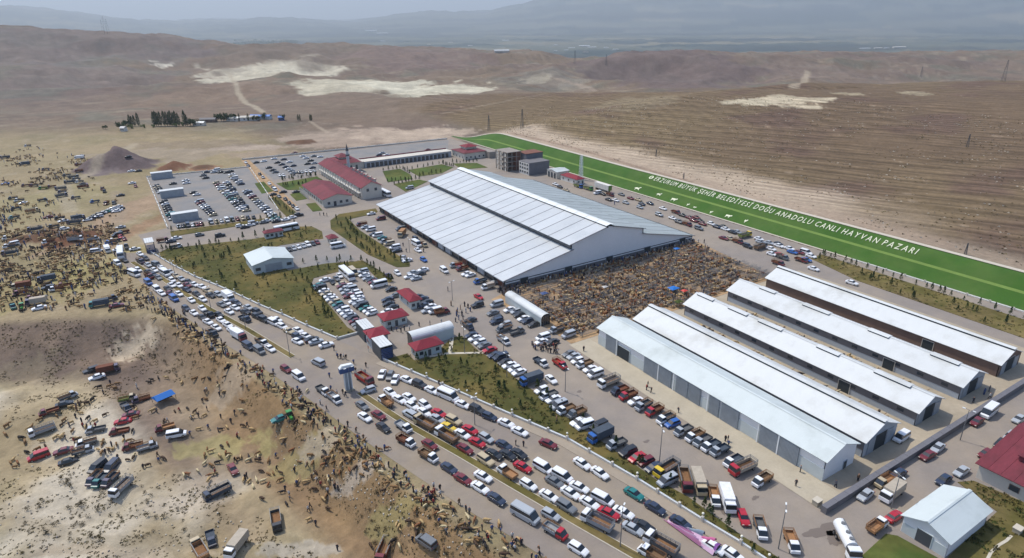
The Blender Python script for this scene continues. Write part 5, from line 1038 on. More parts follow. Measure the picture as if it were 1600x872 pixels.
for (px, py, kind, colr, h, bed, z), P_ in zip(vlist, PTS):
    d_ = sqrt(P_[0]**2 + P_[1]**2 + CAMH**2); size = DIM[kind][0]*FPX/d_
    zz = P_[2] + (0 if z == 'FIELD' else .09)
    hd = heading(h, P_[0], P_[1]) + random.gauss(0, .035 if z != 'FIELD' else .15)
    veh.append(dict(px=px, py=py, x=P_[0], y=P_[1], z=zz, kind=kind, col=colr, h=hd, bed=bed, zone=z, near=size > 15, look=PAINT[colr][0] + ' ' + KN[kind][0], where=ZP[z]))
# keep neighbours from standing inside one another
def corners(v, s=1.0):
    L, w = DIM[v['kind']]; c, s_ = cos(v['h']), sin(v['h']); return [(v['x']+c*a*L/2*s-s_*b*w/2*s, v['y']+s_*a*L/2*s+c*b*w/2*s) for a, b in ((1,1),(1,-1),(-1,-1),(-1,1))]
def sep(a, b):
    A, Bq = corners(a), corners(b); best = (1e9, None)
    for h in (a['h'], a['h']+pi/2, b['h'], b['h']+pi/2):
        n = (cos(h), sin(h)); pa = [p[0]*n[0]+p[1]*n[1] for p in A]; pb = [p[0]*n[0]+p[1]*n[1] for p in Bq]
        o = min(max(pa)-min(pb), max(pb)-min(pa))
        if o <= 0: return None
        if o < best[0]: best = (o, n if sum(pa) < sum(pb) else (-n[0], -n[1]))
    return best
for it in range(12):
    moved = 0
    for i in range(len(veh)):
        for j in range(i+1, len(veh)):
            a, b = veh[i], veh[j]
            if abs(a['x']-b['x']) > 9 or abs(a['y']-b['y']) > 9: continue
            r_ = sep(a, b)
            if r_:
                o, n = r_; o = o/2+.06; a['x'] -= n[0]*o; a['y'] -= n[1]*o; b['x'] += n[0]*o; b['y'] += n[1]*o; moved = 1
    if not moved: break
for v in veh: v['z'] = float(H(v['x'], v['y'])) + (0 if v['zone'] == 'FIELD' else .08)
# ------------------------------------------------------------------ labels that single each thing out
ORD = ['nearest', 'second nearest', 'third nearest', 'fourth nearest', 'fifth nearest', 'sixth nearest', 'seventh nearest', 'eighth nearest', 'ninth nearest', 'tenth nearest', 'eleventh nearest', 'twelfth nearest']
LMP = []
for n_, x_, y_ in LM: LMP.append((n_, *project(x_, y_, float(H(x_, y_)))))
for n_, px_, py_ in (('the green tractor', 452, 649), ('the blue tent', 257, 623), ('the grey heap', 190, 262), ('the red van', 60, 712), ('the rocky slope', 460, 700), ('the dark slope', 130, 520),
                   ('the reddish heap', 110, 368), ('the chalk patch', 210, 545), ('the canvas truck', 370, 853), ('the water puddle', 1290, 836), ('the left corner', 40, 840), ('the left edge', 5, 420), ('the lone grey van', 666, 846)):
    LMP.append((n_, px_, py_))
def rel(px, py, lx, ly):
    dx, dy = px-lx, (py-ly)*1.6
    if abs(dx) > abs(dy): return 'right of' if dx > 0 else 'left of'
    return 'in front of' if dy > 0 else 'behind'
USED = set()
def label_all(items):
    """items: dicts with px, py, look, where -> label; the rank counts equal-looking things from the same landmark on the same side"""
    for it in items:
        it['lm'] = min(LMP, key=lambda l: hypot(l[1]-it['px'], (l[2]-it['py'])*1.6)); it['rel'] = rel(it['px'], it['py'], it['lm'][1], it['lm'][2])
    g = {}
    for it in items: g.setdefault((it['look'], it['rel'], it['lm'][0]), []).append(it)
    for (lk, r_, lm), L in g.items():
        L.sort(key=lambda i: hypot(i['px']-i['lm'][1], i['py']-i['lm'][2]))
        for k, it in enumerate(L):
            o = ORD[k] if k < 12 else '%dth nearest' % (k+1)
            it['label'] = ('%s %s %s' % (lk, r_, lm) + ('' if len(L) == 1 else ', %s' % o if k else ', closest'))
label_all(veh)
GRP = dict(ROAD='vehicles along the main road', ENTRY='vehicles along the entrance road', HALLFRONT='vehicles in the yard by the hall', MIDLOT='cars in the middle parking lot', SERVICE='trucks and cars along the barn yard', SOUTH='cars on the lower right road', EAST='vehicles under the green bank', NORTH='cars in the far car parks', FIELD='vehicles on the animal field')
_cars = sorted([v for v in veh if v['kind'] in 'chj'], key=lambda v: hypot(v['x'], v['y']))
for v in _cars[300:]: v['mass'] = 1
def car_mass(L):
    cols = sorted({v['col'] for v in L}); V = []; F = []; M_ = []; off = 0
    for v in L:
        me = far_car(v['kind']); a = np.zeros(len(me.vertices)*3); me.vertices.foreach_get('co', a); a = a.reshape(-1, 3); c, s = cos(v['h']), sin(v['h'])
        V.append(np.c_[a[:,0]*c-a[:,1]*s+v['x'], a[:,0]*s+a[:,1]*c+v['y'], a[:,2]+v['z']])
        for p in me.polygons:
            vs = p.vertices
            for k in range(1, len(vs)-1): F.append((vs[0]+off, vs[k]+off, vs[k+1]+off)); M_.append(cols.index(v['col']) if p.material_index == 0 else len(cols)+p.material_index-1)
        off += len(a)
    for c in cols:
        mat('paint_'+PAINT[c][0].replace(' ', '_'), S(*PAINT[c][1]), .32, spec=.5, coat=.3)
    put('distant_parked_cars', rawmesh('distant_parked_cars', np.concatenate(V), np.array(F), M_, ['paint_'+PAINT[c][0].replace(' ', '_') for c in cols]+['glass','rubber']), label='small far-off cars filling the distant car parks and field edges', cat='cars', kind='stuff')
if _cars[300:]: car_mass(_cars[300:])
veh = [v for v in veh if not v.get('mass')]
label_all(veh)
for v in veh: build_vehicle(v['kind'], PAINT[v['col']][1], v['x'], v['y'], v['z'], v['h'], v['label'], GRP[v['zone']], v['near'], v['bed'] if v['bed'] in 'WSGEDNCRL' else 'N')
# white car under pink and purple sheeting
x_, y_ = G0(1088, 838, .6); t = thing('covered_car', 'white car under trailing pink and purple patterned sheeting near the bottom', 'car', (x_, y_, .08), roaddir(x_, y_))
x2, y2 = G0(1119, 855, .6); dl = hypot(x2-x_, y2-y_)
b_, g_, wb_, r_, w_ = car_body('c'); put('body', b_, t, (dl-.3, 0, 0), color=S(232,234,236)); put('windows', g_, t, (dl-.3, 0, 0))
for xx in wb_:
    for s in (-1, 1): put('wheel', shared('wheel0.32', lambda: wheel_mb(.32).mesh('wheel')), t, (dl-.3+xx, s*(w_-.1), r_))
def drape(x0, x1, y0, y1, z0, z1, colr, name='sheeting'):
    mb = MB('pink_sheet'); n, m_ = 14, 6; V = []; ph = random.uniform(0, 6)
    for i in range(n+1):
        for j in range(m_+1):
            a, b = i/n, j/m_; e = 1-abs(2*b-1)**3
            V.append((x0+(x1-x0)*a, (y0+(y1-y0)*b)*(.35+.65*a), z0 + (z1-z0)*a**.8*e + .09*sin(9*a+ph)*e + .05*sin(14*b+ph)*a))
    mb.add(V, [(i*(m_+1)+j, i*(m_+1)+j+1, (i+1)*(m_+1)+j+1, (i+1)*(m_+1)+j) for i in range(n) for j in range(m_)])
    put(name, mb, t, color=S(*colr))
drape(-6.2, dl+.4, -1.5, 1.5, .12, 1.1, (204,170,196)); 
for q in range(6): drape(-7+q*.5, dl-2.2-q*.7, -1.35+q*.3, -1.2+q*.3, .16, 1.2, [(208,140,178),(190,150,190),(222,190,210)][q % 3], 'fringe')
drape(dl-3.0, dl-.6, .2, 1.45, .9, 1.85, (190,96,140), 'pink_panel'); drape(dl-.9, dl+.6, -1.1, 1.1, .9, 1.7, (120,70,140), 'purple_panel'); drape(-3.0, dl-3.0, .5, 1.5, .5, 1.7, (130,146,160), 'grey_panel')
# ------------------------------------------------------------------ people and cattle
def skin_mesh(name, pts, edges, rad, assign, mats):
    me = bpy.data.meshes.new(name); me.from_pydata(pts, edges, []); o = bpy.data.objects.new(name, me); COL.objects.link(o)
    o.modifiers.new('s', 'SKIN'); me.update()
    for i, r_ in enumerate(rad):
        sv = me.skin_vertices[0].data[i]; sv.radius = r_ if isinstance(r_, tuple) else (r_, r_); sv.use_root = i == 0
    bpy.context.view_layer.update(); dg = bpy.context.evaluated_depsgraph_get()
    m2 = bpy.data.meshes.new_from_object(o.evaluated_get(dg)); bpy.data.objects.remove(o); m2.name = name; m2.materials.clear()
    for m in mats: m2.materials.append(MATS[m])
    for p in m2.polygons: p.material_index = assign(p.center); p.use_smooth = True
    return m2
def person_mesh(pose):
    st = [0.0, .32, .14, .05, .2][pose]; arm = [(.30,.0,.84),(.32,.18,.9),(.27,.30,1.08),(.34,-.05,.85),(.26,.34,1.2)][pose]; bend = [0,.05,.03,.0,.12][pose]
    P = [(0,0,.92),(.0+bend*.5,0,1.2),(bend,0,1.42),(bend,0,1.52),(bend+.02,0,1.66), (.0,.09,.86),(st*.6,.10,.46),(st*.9-.04,.10,.07),(st*.9+.13,.11,.04), (.0,-.09,.86),(-st*.45,-.10,.46),(-st-.04,-.10,.07),(-st+.13,-.11,.04),
         (bend,.19,1.4),(bend+.02,.25,1.14),(bend+arm[1],.26,arm[2]), (bend,-.19,1.4),(bend-.02,-.26,1.12),(bend+arm[1]*.4,-.28,.86)]
    E_ = [(0,1),(1,2),(2,3),(3,4),(0,5),(5,6),(6,7),(7,8),(0,9),(9,10),(10,11),(11,12),(2,13),(13,14),(14,15),(2,16),(16,17),(17,18)]
    R_ = [(.15,.12),(.15,.11),(.16,.11),.06,(.105,.11),.095,.065,.05,.04,.095,.065,.05,.04,.07,.05,.04,.07,.05,.04]
    def asg(c):
        if c.z > 1.68: return 3
        if c.z > 1.5: return 2
        if c.z < .9 and abs(c.y) < .22: return 1
        if abs(c.y) > .22 and c.z < .95: return 2
        return 0
    return skin_mesh('person', P, E_, R_, asg, ['matt', 'trousers', 'skin', 'hair'])
def cow_mesh(pose):
    hd = [(1.45,1.35,1.72,1.2),(1.5,.75,1.78,.32),(1.3,1.42,1.5,1.5)][pose]
    P = [(-.75,0,1.12),(-.1,0,1.05),(.55,0,1.12),(.95,0,1.22),(hd[0]-.15,0,hd[1]-.02),(hd[0]+.1,0,hd[1]-.02*0-.08),(hd[2]+.05,0,hd[3]-.1),
         (-.85,.2,.95),(-.92,.21,.62),(-1.0,.21,.38),(-.92,.21,.04), (-.85,-.2,.95),(-.86,-.21,.62),(-.92,-.21,.38),(-.84,-.21,.04),
         (.6,.2,.85),(.63,.2,.45),(.62,.2,.04), (.6,-.2,.85),(.56,-.2,.45),(.6,-.2,.04), (-1.05,0,1.2),(-1.16,0,.75),(-1.14,0,.45),
         (hd[0],.14,hd[1]+.1),(hd[0],-.14,hd[1]+.1)]
    E_ = [(0,1),(1,2),(2,3),(3,4),(4,5),(5,6),(0,7),(7,8),(8,9),(9,10),(0,11),(11,12),(12,13),(13,14),(2,15),(15,16),(16,17),(2,18),(18,19),(19,20),(0,21),(21,22),(22,23),(5,24),(5,25)]
    R_ = [(.27,.30),(.30,.34),(.26,.32),(.17,.2),(.12,.14),.13,.075,.15,.09,.06,.05,.15,.09,.06,.05,.13,.07,.05,.13,.07,.05,.05,.03,.045,.04,.04]
    return skin_mesh('cow', P, E_, R_, lambda c: 1 if c.z < .1 else 0, ['hide', 'hide_black'])
PM = [person_mesh(i) for i in range(5)]; CM = [cow_mesh(i) for i in range(3)]
def poly_sample(P, n, seed, dens=None):
    r_ = np.random.RandomState(seed); xs = [p[0] for p in P]; ys = [p[1] for p in P]; out = []
    while len(out) < n:
        x = r_.uniform(min(xs), max(xs), n*2); y = r_.uniform(min(ys), max(ys), n*2); k = pip(x, y, P)
        if dens is not None: k &= r_.rand(n*2) < dens(x, y)
        out += list(zip(x[k], y[k]))
    return out[:n]
vx = np.array([[v['x'], v['y'], DIM[v['kind']][0]/2+.4, DIM[v['kind']][1]/2+.4, v['h']] for v in veh])
def clear_of_cars(x, y):
    dx = x - vx[:, 0]; dy = y - vx[:, 1]; a = np.abs(dx*np.cos(vx[:, 4]) + dy*np.sin(vx[:, 4])); b = np.abs(-dx*np.sin(vx[:, 4]) + dy*np.cos(vx[:, 4]))
    return not ((a < vx[:, 2]) & (b < vx[:, 3])).any()
clump = lambda sc, s, th: (lambda x, y: np.clip((vnoise(x/sc, y/sc, s) + th)*2.2, .02, 1))
UPF = GP([(-160,262),(0,236),(60,228),(140,250),(180,300),(200,352),(182,380),(205,430),(262,478),(250,488),(120,488),(0,497),(-160,500)])
MIDF = GP([(-160,330),(60,330),(180,352),(205,430),(262,478),(250,488),(120,486),(0,490),(-160,490)])
LOWF_px = [(160,600),(300,585),(400,610),(520,690),(640,770),(760,850),(850,905),(640,905),(520,880),(430,840),(380,770),(250,745),(190,720),(0,735),(0,665),(80,650)]
def pxsample(Ppx, n, seed, clump_s=None):
    q = poly_sample(Ppx, n*2, seed); w3 = onground(q)
    if clump_s is not None:
        r_ = np.random.RandomState(seed+1); k = r_.rand(len(w3)) < clump_s(w3[:, 0], w3[:, 1]); w3 = w3[k]
    return [tuple(p[:2]) for p in w3[:n]]
def along(P, n, w, seed, off=0):
    r_ = np.random.RandomState(seed); out = []
    L = [hypot(b[0]-a[0], b[1]-a[1]) for a, b in zip(P[:-1], P[1:])]; T_ = sum(L)
    for _ in range(n):
        s = r_.uniform(0, T_)
        for (a, b), l in zip(zip(P[:-1], P[1:]), L):
            if s <= l:
                f = s/l; d = off + r_.normal(0, w); out.append((a[0]+(b[0]-a[0])*f - (b[1]-a[1])/l*d, a[1]+(b[1]-a[1])*f + (b[0]-a[0])/l*d)); break
            s -= l
    return out
EDGE = ROAD_L[3:]
cows = pxsample(LOWF_px, 210, 11, clump(7, 5, .15)) + along(EDGE, 210, 1.7, 12, -3.2) + poly_sample(MIDF, 1250, 13, clump(12, 6, .5)) + poly_sample(UPF, 950, 14, clump(16, 7, .2)) + pxsample([(0,662),(170,640),(240,700),(60,715),(0,700)], 30, 15) + poly_sample([(198,60),(203,60),(203,128),(198,128)], 0, 1)
folk = pxsample(LOWF_px, 120, 21, clump(7, 5, .05)) + along(EDGE, 250, 1.5, 22, -2.4) + poly_sample(MIDF, 560, 23, clump(10, 8, .3)) + poly_sample(UPF, 420, 24, clump(16, 7, .2))
folk += GP([(528,560),(533,561),(537,560),(541,562),(556,582),(572,574),(571,585),(549,583),(553,569),(527,617),(536,616),(540,620),(517,611),(515,590),(522,548),(526,556),(637,600),(612,640),(686,602),(741,552),(752,550),(746,540),(735,510),(700,487),(655,510),(640,516),(632,517),(627,520),(620,518),(612,517),(700,455),(672,508),(690,505),(681,479),(714,492),(717,500),(722,494),(728,489),(735,487),(705,478),(671,378),(630,385),(635,394),(662,394),(500,337),(506,337),(511,338),(405,400),(610,452),(566,457),(870,660),(818,698),(806,696),(1243,760),(1305,762),(1340,752),(1520,630),(1537,617),(1545,612),(1546,624),(1250,738),(1133,690),(1138,697),(912,549),(860,540),(868,545),(836,545),(1012,605),(1060,645),(1010,610),(1017,614),(1137,690),(960,320),(1100,380)])
folk += poly_sample([(106,176),(112,172),(112,180),(106,180)], 50, 31) + along([(110,178.3),(205,179.0)], 120, .8, 32) + pxsample([(830,540),(870,540),(872,556),(836,548)], 26, 33) + pxsample([(715,480),(736,478),(730,512),(708,508)], 14, 34)
cows += along([(143.5,60),(143.5,126)], 44, .6, 41) + along([(163,66),(163,128)], 70, .8, 42) + along([(184,60),(184,126)], 40, .7, 43) + pxsample([(640,800),(700,800),(690,870),(560,870)], 24, 44)
def finish(L, near_first):
    L = [(x, y) for x, y in L if clear_of_cars(x, y)]
    z = H(np.array([p[0] for p in L]), np.array([p[1] for p in L])); out = []
    for (x, y), zz in zip(L, z):
        px, py = project(x, y, float(zz)+.8)
        if -30 < px < 1630 and -10 < py < 900:
            paved = (105 < x < 240 and 52 < y < 470) or pip(np.array([x]), np.array([y]), YARD)[0] or pip(np.array([x]), np.array([y]), ROADP)[0]
            out.append((hypot(x, y), x, y, float(zz) + (.08 if paved else 0), px, py))
    out.sort(); return out
cows = finish(cows, 0); folk = finish(folk, 0)
CC = [('brown',(138,106,70)),('dark brown',(80,62,48)),('tan',(186,158,112)),('black',(52,46,44)),('cream',(206,190,150)),('chestnut',(138,94,62))]
PC = [('dark',(52,52,62)),('white',(206,204,200)),('blue',(74,92,136)),('brown',(120,96,76)),('grey',(120,118,120)),('black',(36,36,40)),('red',(150,50,50))]
rc = random.Random(3); items = []
for i, (d, x, y, z, px, py) in enumerate(cows[:300]):
    c = rc.choice(CC[:2]*2+CC+[CC[0],CC[2],CC[2],CC[4]]); p = rc.choice([0,0,1,1,2]); items.append(dict(px=px, py=py, x=x, y=y, z=z, look='%s cow %s' % (c[0], ['standing','grazing','looking up'][p]), where='', col=c[1], p=p))
label_all(items)
for it in items: put('cow', CM[it['p']], None, (it['x'], it['y'], it['z']), rc.uniform(0, 2*pi) if rc.random() < .5 else rc.gauss(roaddir(it['x'], it['y']), .7), S(*it['col'], .8), it['label'], 'cow', 'cattle on the dirt field and road edge', scale=(rc.uniform(.54, .74),)*3)
items = []
for i, (d, x, y, z, px, py) in enumerate(folk[:300]):
    c = rc.choice(PC[:1]*3+PC); p = rc.choice([0,0,1,2,3,4]); items.append(dict(px=px, py=py, x=x, y=y, z=z, look='person in %s top %s' % (c[0], ['standing','walking','holding out an arm','standing straight','leaning and pointing'][p]), where='', col=c[1], p=p))
label_all(items)
for it in items: put('person', PM[it['p']], None, (it['x'], it['y'], it['z']), rc.uniform(0, 2*pi), S(*it['col']), it['label'], 'person', 'people on foot around the market', scale=(rc.uniform(.95, 1.08),)*3)
# what lies past the nearest three hundred: joined crowds
def tmpl_person():
    mb = MB(); mb.box(-.14,.14,-.2,.2,.85,1.45,None,.02,.03); mb.box(-.1,.1,-.1,.1,1.48,1.74,None,.02,.02); mb.box(-.1,.12,.03,.17,0,.86); mb.box(-.12,.1,-.17,-.03,0,.86); mb.box(-.07,.07,.2,.3,.9,1.42); mb.box(-.07,.07,-.3,-.2,.9,1.42); return mb
def tmpl_cow(s=1):
    mb = MB(); mb.box(-.95,.75,-.3,.3,.6,1.35,None,.06,.08); mb.box(.7,1.3,-.14,.14,.95,1.4,None,.1,.03); mb.box(1.2,1.7,-.13,.13,.75,1.15,None,.05,.03)
    for a in (-.85,.5):
        for b in (-.24,.12): mb.box(a,a+.14,b,b+.12,0,.62)
    return mb
def tmpl_sheep():
    mb = MB(); mb.box(-.5,.4,-.24,.24,.3,.78,None,.06,.08); mb.box(.38,.68,-.09,.09,.55,.85,None,.03,.02)
    for a in (-.42,.24):
        for b in (-.18,.08): mb.box(a,a+.09,b,b+.1,0,.32)
    return mb
def crowd(name, tm, P, mats, label, cat, seed, sc=(.9,1.1)):
    if not P: return
    r_ = np.random.RandomState(seed); V0 = np.array(tm.v); F0 = []
    for f in tm.f:
        for k in range(1, len(f)-1): F0.append((f[0], f[k], f[k+1]))
    F0 = np.array(F0); n = len(P); P = np.array(P); a = r_.uniform(0, 2*pi, n); s = r_.uniform(*sc, n)
    X_ = (V0[None,:,0]*np.cos(a)[:,None] - V0[None,:,1]*np.sin(a)[:,None])*s[:,None] + P[:,0:1]; Y_ = (V0[None,:,0]*np.sin(a)[:,None] + V0[None,:,1]*np.cos(a)[:,None])*s[:,None] + P[:,1:2]; Z_ = V0[None,:,2]*s[:,None] + P[:,2:3]
    V = np.stack([X_, Y_, Z_], -1).reshape(-1, 3); F = (F0[None] + (np.arange(n)*len(V0))[:,None,None]).reshape(-1, 3)
    mi = np.repeat(r_.randint(0, len(mats), n), len(F0))
    put(name, rawmesh(name, V, F, mi, mats), label=label, cat=cat, kind='stuff')
HM = ['hide_brown','hide_chestnut','hide_brown','hide_tan','hide_tan','hide_black']; CL = ['cloth_dark','cloth_dark','cloth_white','cloth_blue','cloth_brown','cloth_grey']
crowd('distant_cattle', tmpl_cow(), [(x,y,z) for _,x,y,z,_,_ in cows[300:]], HM, 'mass of cattle crowding the far dirt field', 'cattle', 51, (.6,.85))
crowd('distant_crowd', tmpl_person(), [(x,y,z) for _,x,y,z,_,_ in folk[300:]], CL, 'mass of market visitors among the far animals', 'crowd', 52)
PEN = [(108,135.5),(197,135.5),(203,178),(113,178),(106,172),(108.5,150)]
pen_pts = poly_sample(PEN, 4300, 61, clump(5, 66, .6)); pen_pts = [(x, round(y/3)*3 + .9 + random.gauss(0, .62), .08) for x, y in pen_pts]; pen_pts = [p for p in pen_pts if 135.6 < p[1] < 179.4 and not (103 < p[0] < 107.9 and 147 < p[1] < 171)]
crowd('penned_sheep', tmpl_sheep(), pen_pts[:1600], ['fleece','fleece_grey','hide_brown','hide_tan','hide_brown'], 'flock of sheep packed in the pens in front of the hall', 'sheep', 62, (.95,1.25))
mat('hide_red', S(142,92,58), .9)
crowd('penned_cattle', tmpl_cow(), pen_pts[1600:2100], ['hide_red','hide_brown','hide_red','hide_tan','hide_chestnut'], 'cattle packed between the rails in front of the hall', 'cattle', 63, (.6,.85))
crowd('pen_crowd', tmpl_person(), pen_pts[2100:2600], ['cloth_brown','cloth_grey','cloth_dark','cloth_grey','fleece_grey','hide_red'], 'buyers standing among the animals in the pens', 'crowd', 64)
# pen rails, each row a fence
k_ = 0
for u_ in np.arange(110, 202, 6.2):
    t = thing('pen_fence', 'pen rail row %s' % ('nearest the narrow tent' if k_ == 0 else ('number %s across the animal pens from the narrow tent' % ['one','two','three','four','five','six','seven','eight','nine','ten','eleven','twelve','thirteen','fourteen','fifteen','sixteen'][min(k_, 15)])), 'fence', (u_, 136, .07)); k_ += 1
    b = MB('steel'); L_ = 40
    for z in (.5, .85, 1.2): b.box(-.04, .04, 0, L_, z, z+.07)
    o = put('rails', b, t); 
    for q in range(0, 41, 4): put('post', shared('penpost', lambda: MB('steel').box(-.06,.06,-.06,.06,0,1.35).mesh('post')), t, (0, q, 0))
b = MB('steel'); rp = random.Random(9)
for _ in range(520):
    x = rp.uniform(108, 200); y = rp.uniform(136, 176); l = rp.uniform(2, 6)
    if 103 < x < 108: continue
    b.box(x, min(x+l, 202), y-.03, y+.03, 1.1, 1.17); b.box(x, min(x+l, 202), y-.03, y+.03, .6, .67)
for y in np.arange(136, 179, 3):
    x = 109.
    while x < 200:
        l = rp.uniform(5, 16)
        for z in (.45, .8, 1.15): b.box(x, min(x+l, 201), y-.05, y+.05, z, z+.09)
        x += l + rp.choice([0, 1.5, 3])
put('pen_cross_rails', b, label='tangle of short cross rails between the pens', cat='fence', kind='stuff')
for px, py, c, lab, sz in ((1052,452,'tarp_blue','bright blue tarp shade over a pen near the hall',1.8),(1069,456,'tarp_red','small red awning in the animal pens',1.1),(850,460,'cloth_blue','dark blue canopy near the corner of the hall',1.3),(1060,473,'foliage','green and white awning beside the fourth barn',1.4),(945,450,'cloth_white','pale lilac umbrella among the pens',1.0),(1057,390,'tarp_blue','blue cloth by the hall end wall',1.2)):
    x, y = G0(px, py, 1.5); t = thing('awning', lab, 'awning', (x, y, .07))
    mb = MB(c); V = [(-sz,-sz*.8,1.9),(sz,-sz*.8,2.0),(sz*.9,sz*.8,1.9),(-sz*.9,sz*.8,1.95),(0,0,2.35)]; mb.add(V, [(0,1,4),(1,2,4),(2,3,4),(3,0,4)]); put('cover', mb, t)
    for a in (-1,1):
        for b_ in (-1,1): put('post', MB('steel').box(a*sz*.85-.04,a*sz*.85+.04,b_*sz*.7-.04,b_*sz*.7+.04,0,1.95), t)
x, y, z = onground([(257,626)])[0]; t = thing('tent', 'bright blue ridge tent on the dirt field', 'tent', (x, y, z), radians(20))
mb = MB('tarp_blue'); mb.add([(-2.6,-1.8,1.6),(2.6,-1.8,1.6),(2.6,1.8,1.6),(-2.6,1.8,1.6),(-2.4,0,2.5),(2.4,0,2.5)], [(0,1,5,4),(2,3,4,5),(1,2,5),(3,0,4)]); put('cover', mb, t)
put('table', MB('wood').box(-2,2,-1,1,.7,.8), t)
for a in (-1,1):
    for b_ in (-1,1): put('post', MB('steel').box(a*2.45-.05,a*2.45+.05,b_*1.7-.05,b_*1.7+.05,0,1.62), t)
# ------------------------------------------------------------------ trees, shrubs, lamps, pylons
def conifer(seed, mname='foliage_dark'):
    r_ = np.random.RandomState(seed); V = []; F = []
    for k in range(150):
        f = r_.rand()**.8; z = .35 + f*2.0; rad = .55*(1-f)+.08; a = r_.uniform(0, 2*pi); q = rad*r_.uniform(.4, 1.05); c = np.array([q*cos(a), q*sin(a), z]); s = r_.uniform(.12, .24)
        e1 = r_.normal(size=3); e1 /= np.linalg.norm(e1); e2 = np.cross(e1, r_.normal(size=3)); e2 /= np.linalg.norm(e2); o = len(V); V += [c-e1*s, c+e1*s*.6+e2*s*.6, c+e1*s*.6-e2*s*.6]; F.append((o, o+1, o+2))
    return rawmesh('crown', np.array(V), np.array(F), mats=[mname])
def broad(seed, R, hgt, n, mname):
    r_ = np.random.RandomState(seed); V = []; F = []; cl = [(r_.normal(0, R*.45), r_.normal(0, R*.45), hgt*.62 + r_.normal(0, hgt*.14), R*r_.uniform(.35, .6)) for _ in range(9)]
    for k in range(n):
        cx, cy, cz, cr = cl[r_.randint(len(cl))]; d = r_.normal(size=3); d /= np.linalg.norm(d); c = np.array([cx, cy, cz]) + d*cr*r_.uniform(.5, 1)*np.array([1,1,1.1]); s = R*r_.uniform(.08, .16)
        e1 = r_.normal(size=3); e1 /= np.linalg.norm(e1); e2 = np.cross(e1, r_.normal(size=3)); e2 /= np.linalg.norm(e2); o = len(V); V += [c-e1*s, c+e2*s, c+e1*s, c-e2*s]; F += [(o, o+1, o+2), (o, o+2, o+3)]
    return rawmesh('crown', np.array(V), np.array(F), mats=[mname])
CON = [conifer(i, ['foliage_dark','foliage'][i % 2]) for i in range(4)]; TR = MB('bark').cyl((0,0,0),(0,0,.9),.06,.04,6).mesh('trunk')
SAP = [] 
def sap(P, n, seed, name): 
    for p in poly_sample(P, n, seed): SAP.append((*p, name))
def line_sap(L, n, jit=.4):
    r_ = random.Random(n); Q = GP(L); 
    for k in range(n):
        f = k/(n-1)*(len(Q)-1); i = min(int(f), len(Q)-2); g = f-i; SAP.append((Q[i][0]+(Q[i+1][0]-Q[i][0])*g+r_.gauss(0, jit), Q[i][1]+(Q[i+1][1]-Q[i][1])*g+r_.gauss(0, jit), ''))
sap(GR['a'], 62, 71, ''); sap(GR['b'], 26, 72, ''); sap(GR['n'], 34, 73, '')
line_sap([(252,392),(300,388),(395,372),(460,353)], 14); line_sap([(540,345),(560,372),(632,415)], 22, .6); line_sap([(524,345),(560,385),(600,408)], 14, .6)
line_sap([(600,268),(626,264),(640,272)], 9); line_sap([(606,285),(645,281)], 7); line_sap([(636,266),(690,257),(708,262)], 14); line_sap([(655,276),(690,271)], 6); line_sap([(708,256),(745,254)], 8); line_sap([(617,290),(655,281)], 8)
line_sap([(440,283),(496,275)], 18, 1.5); line_sap([(447,292),(510,286)], 16, 1.5); line_sap([(422,312),(458,336)], 9); line_sap([(1283,398),(1400,436),(1600,500)], 20); line_sap([(830,592),(900,655),(1000,728),(1090,790),(1170,845)], 16, 1.2); line_sap([(270,362),(440,340)], 16)
line_sap([(455,412),(560,407),(612,440)], 12); line_sap([(470,440),(520,500)], 9, 1.5)
items = []
for i, (x, y, _) in enumerate(SAP):
    px, py = project(x, y, 1); items.append(dict(px=px, py=py, x=x, y=y, look='small dark conifer sapling', where='', col=None))
label_all(items); rt = random.Random(4)
for it in items:
    s = rt.uniform(.75, 1.25); t = thing('young_tree', it['label'], 'tree', (it['x'], it['y'], .16), rt.uniform(0, 6.28), 'saplings planted in the green beds'); t.scale = (s, s, s*rt.uniform(.9, 1.2))
    put('trunk', TR, t); put('crown', rt.choice(CON), t)
# grove of poplars and willows by the hamlet, with its roofs
def poplar(seed):
    r_ = np.random.RandomState(seed); V = []; F = []
    for k in range(620):
        f = r_.rand(); z = 1.0 + f*9.5; rad = 1.55*sin(pi*min(1, f*.9+.12))**.7; a = r_.uniform(0, 2*pi); q = rad*r_.uniform(.4, 1.05); c = np.array([q*cos(a), q*sin(a), z]); s = r_.uniform(.22, .42)
        e1 = r_.normal(size=3); e1 /= np.linalg.norm(e1); e2 = np.cross(e1, r_.normal(size=3)); e2 /= np.linalg.norm(e2); o = len(V); V += [c-e1*s, c+e1*s*.6+e2*s*.7, c+e1*s*.6-e2*s*.7]; F.append((o, o+1, o+2))
    return rawmesh('crown', np.array(V), np.array(F), mats=['foliage_dark'])
POP = [poplar(i) for i in range(3)]; BR = [broad(i, 3.2, 6, 420, m_) for i, m_ in enumerate(['foliage_dark','foliage','foliage_light'])]; PT = MB('bark').cyl((0,0,0),(0,0,9),.22,.08,7).mesh('trunk')
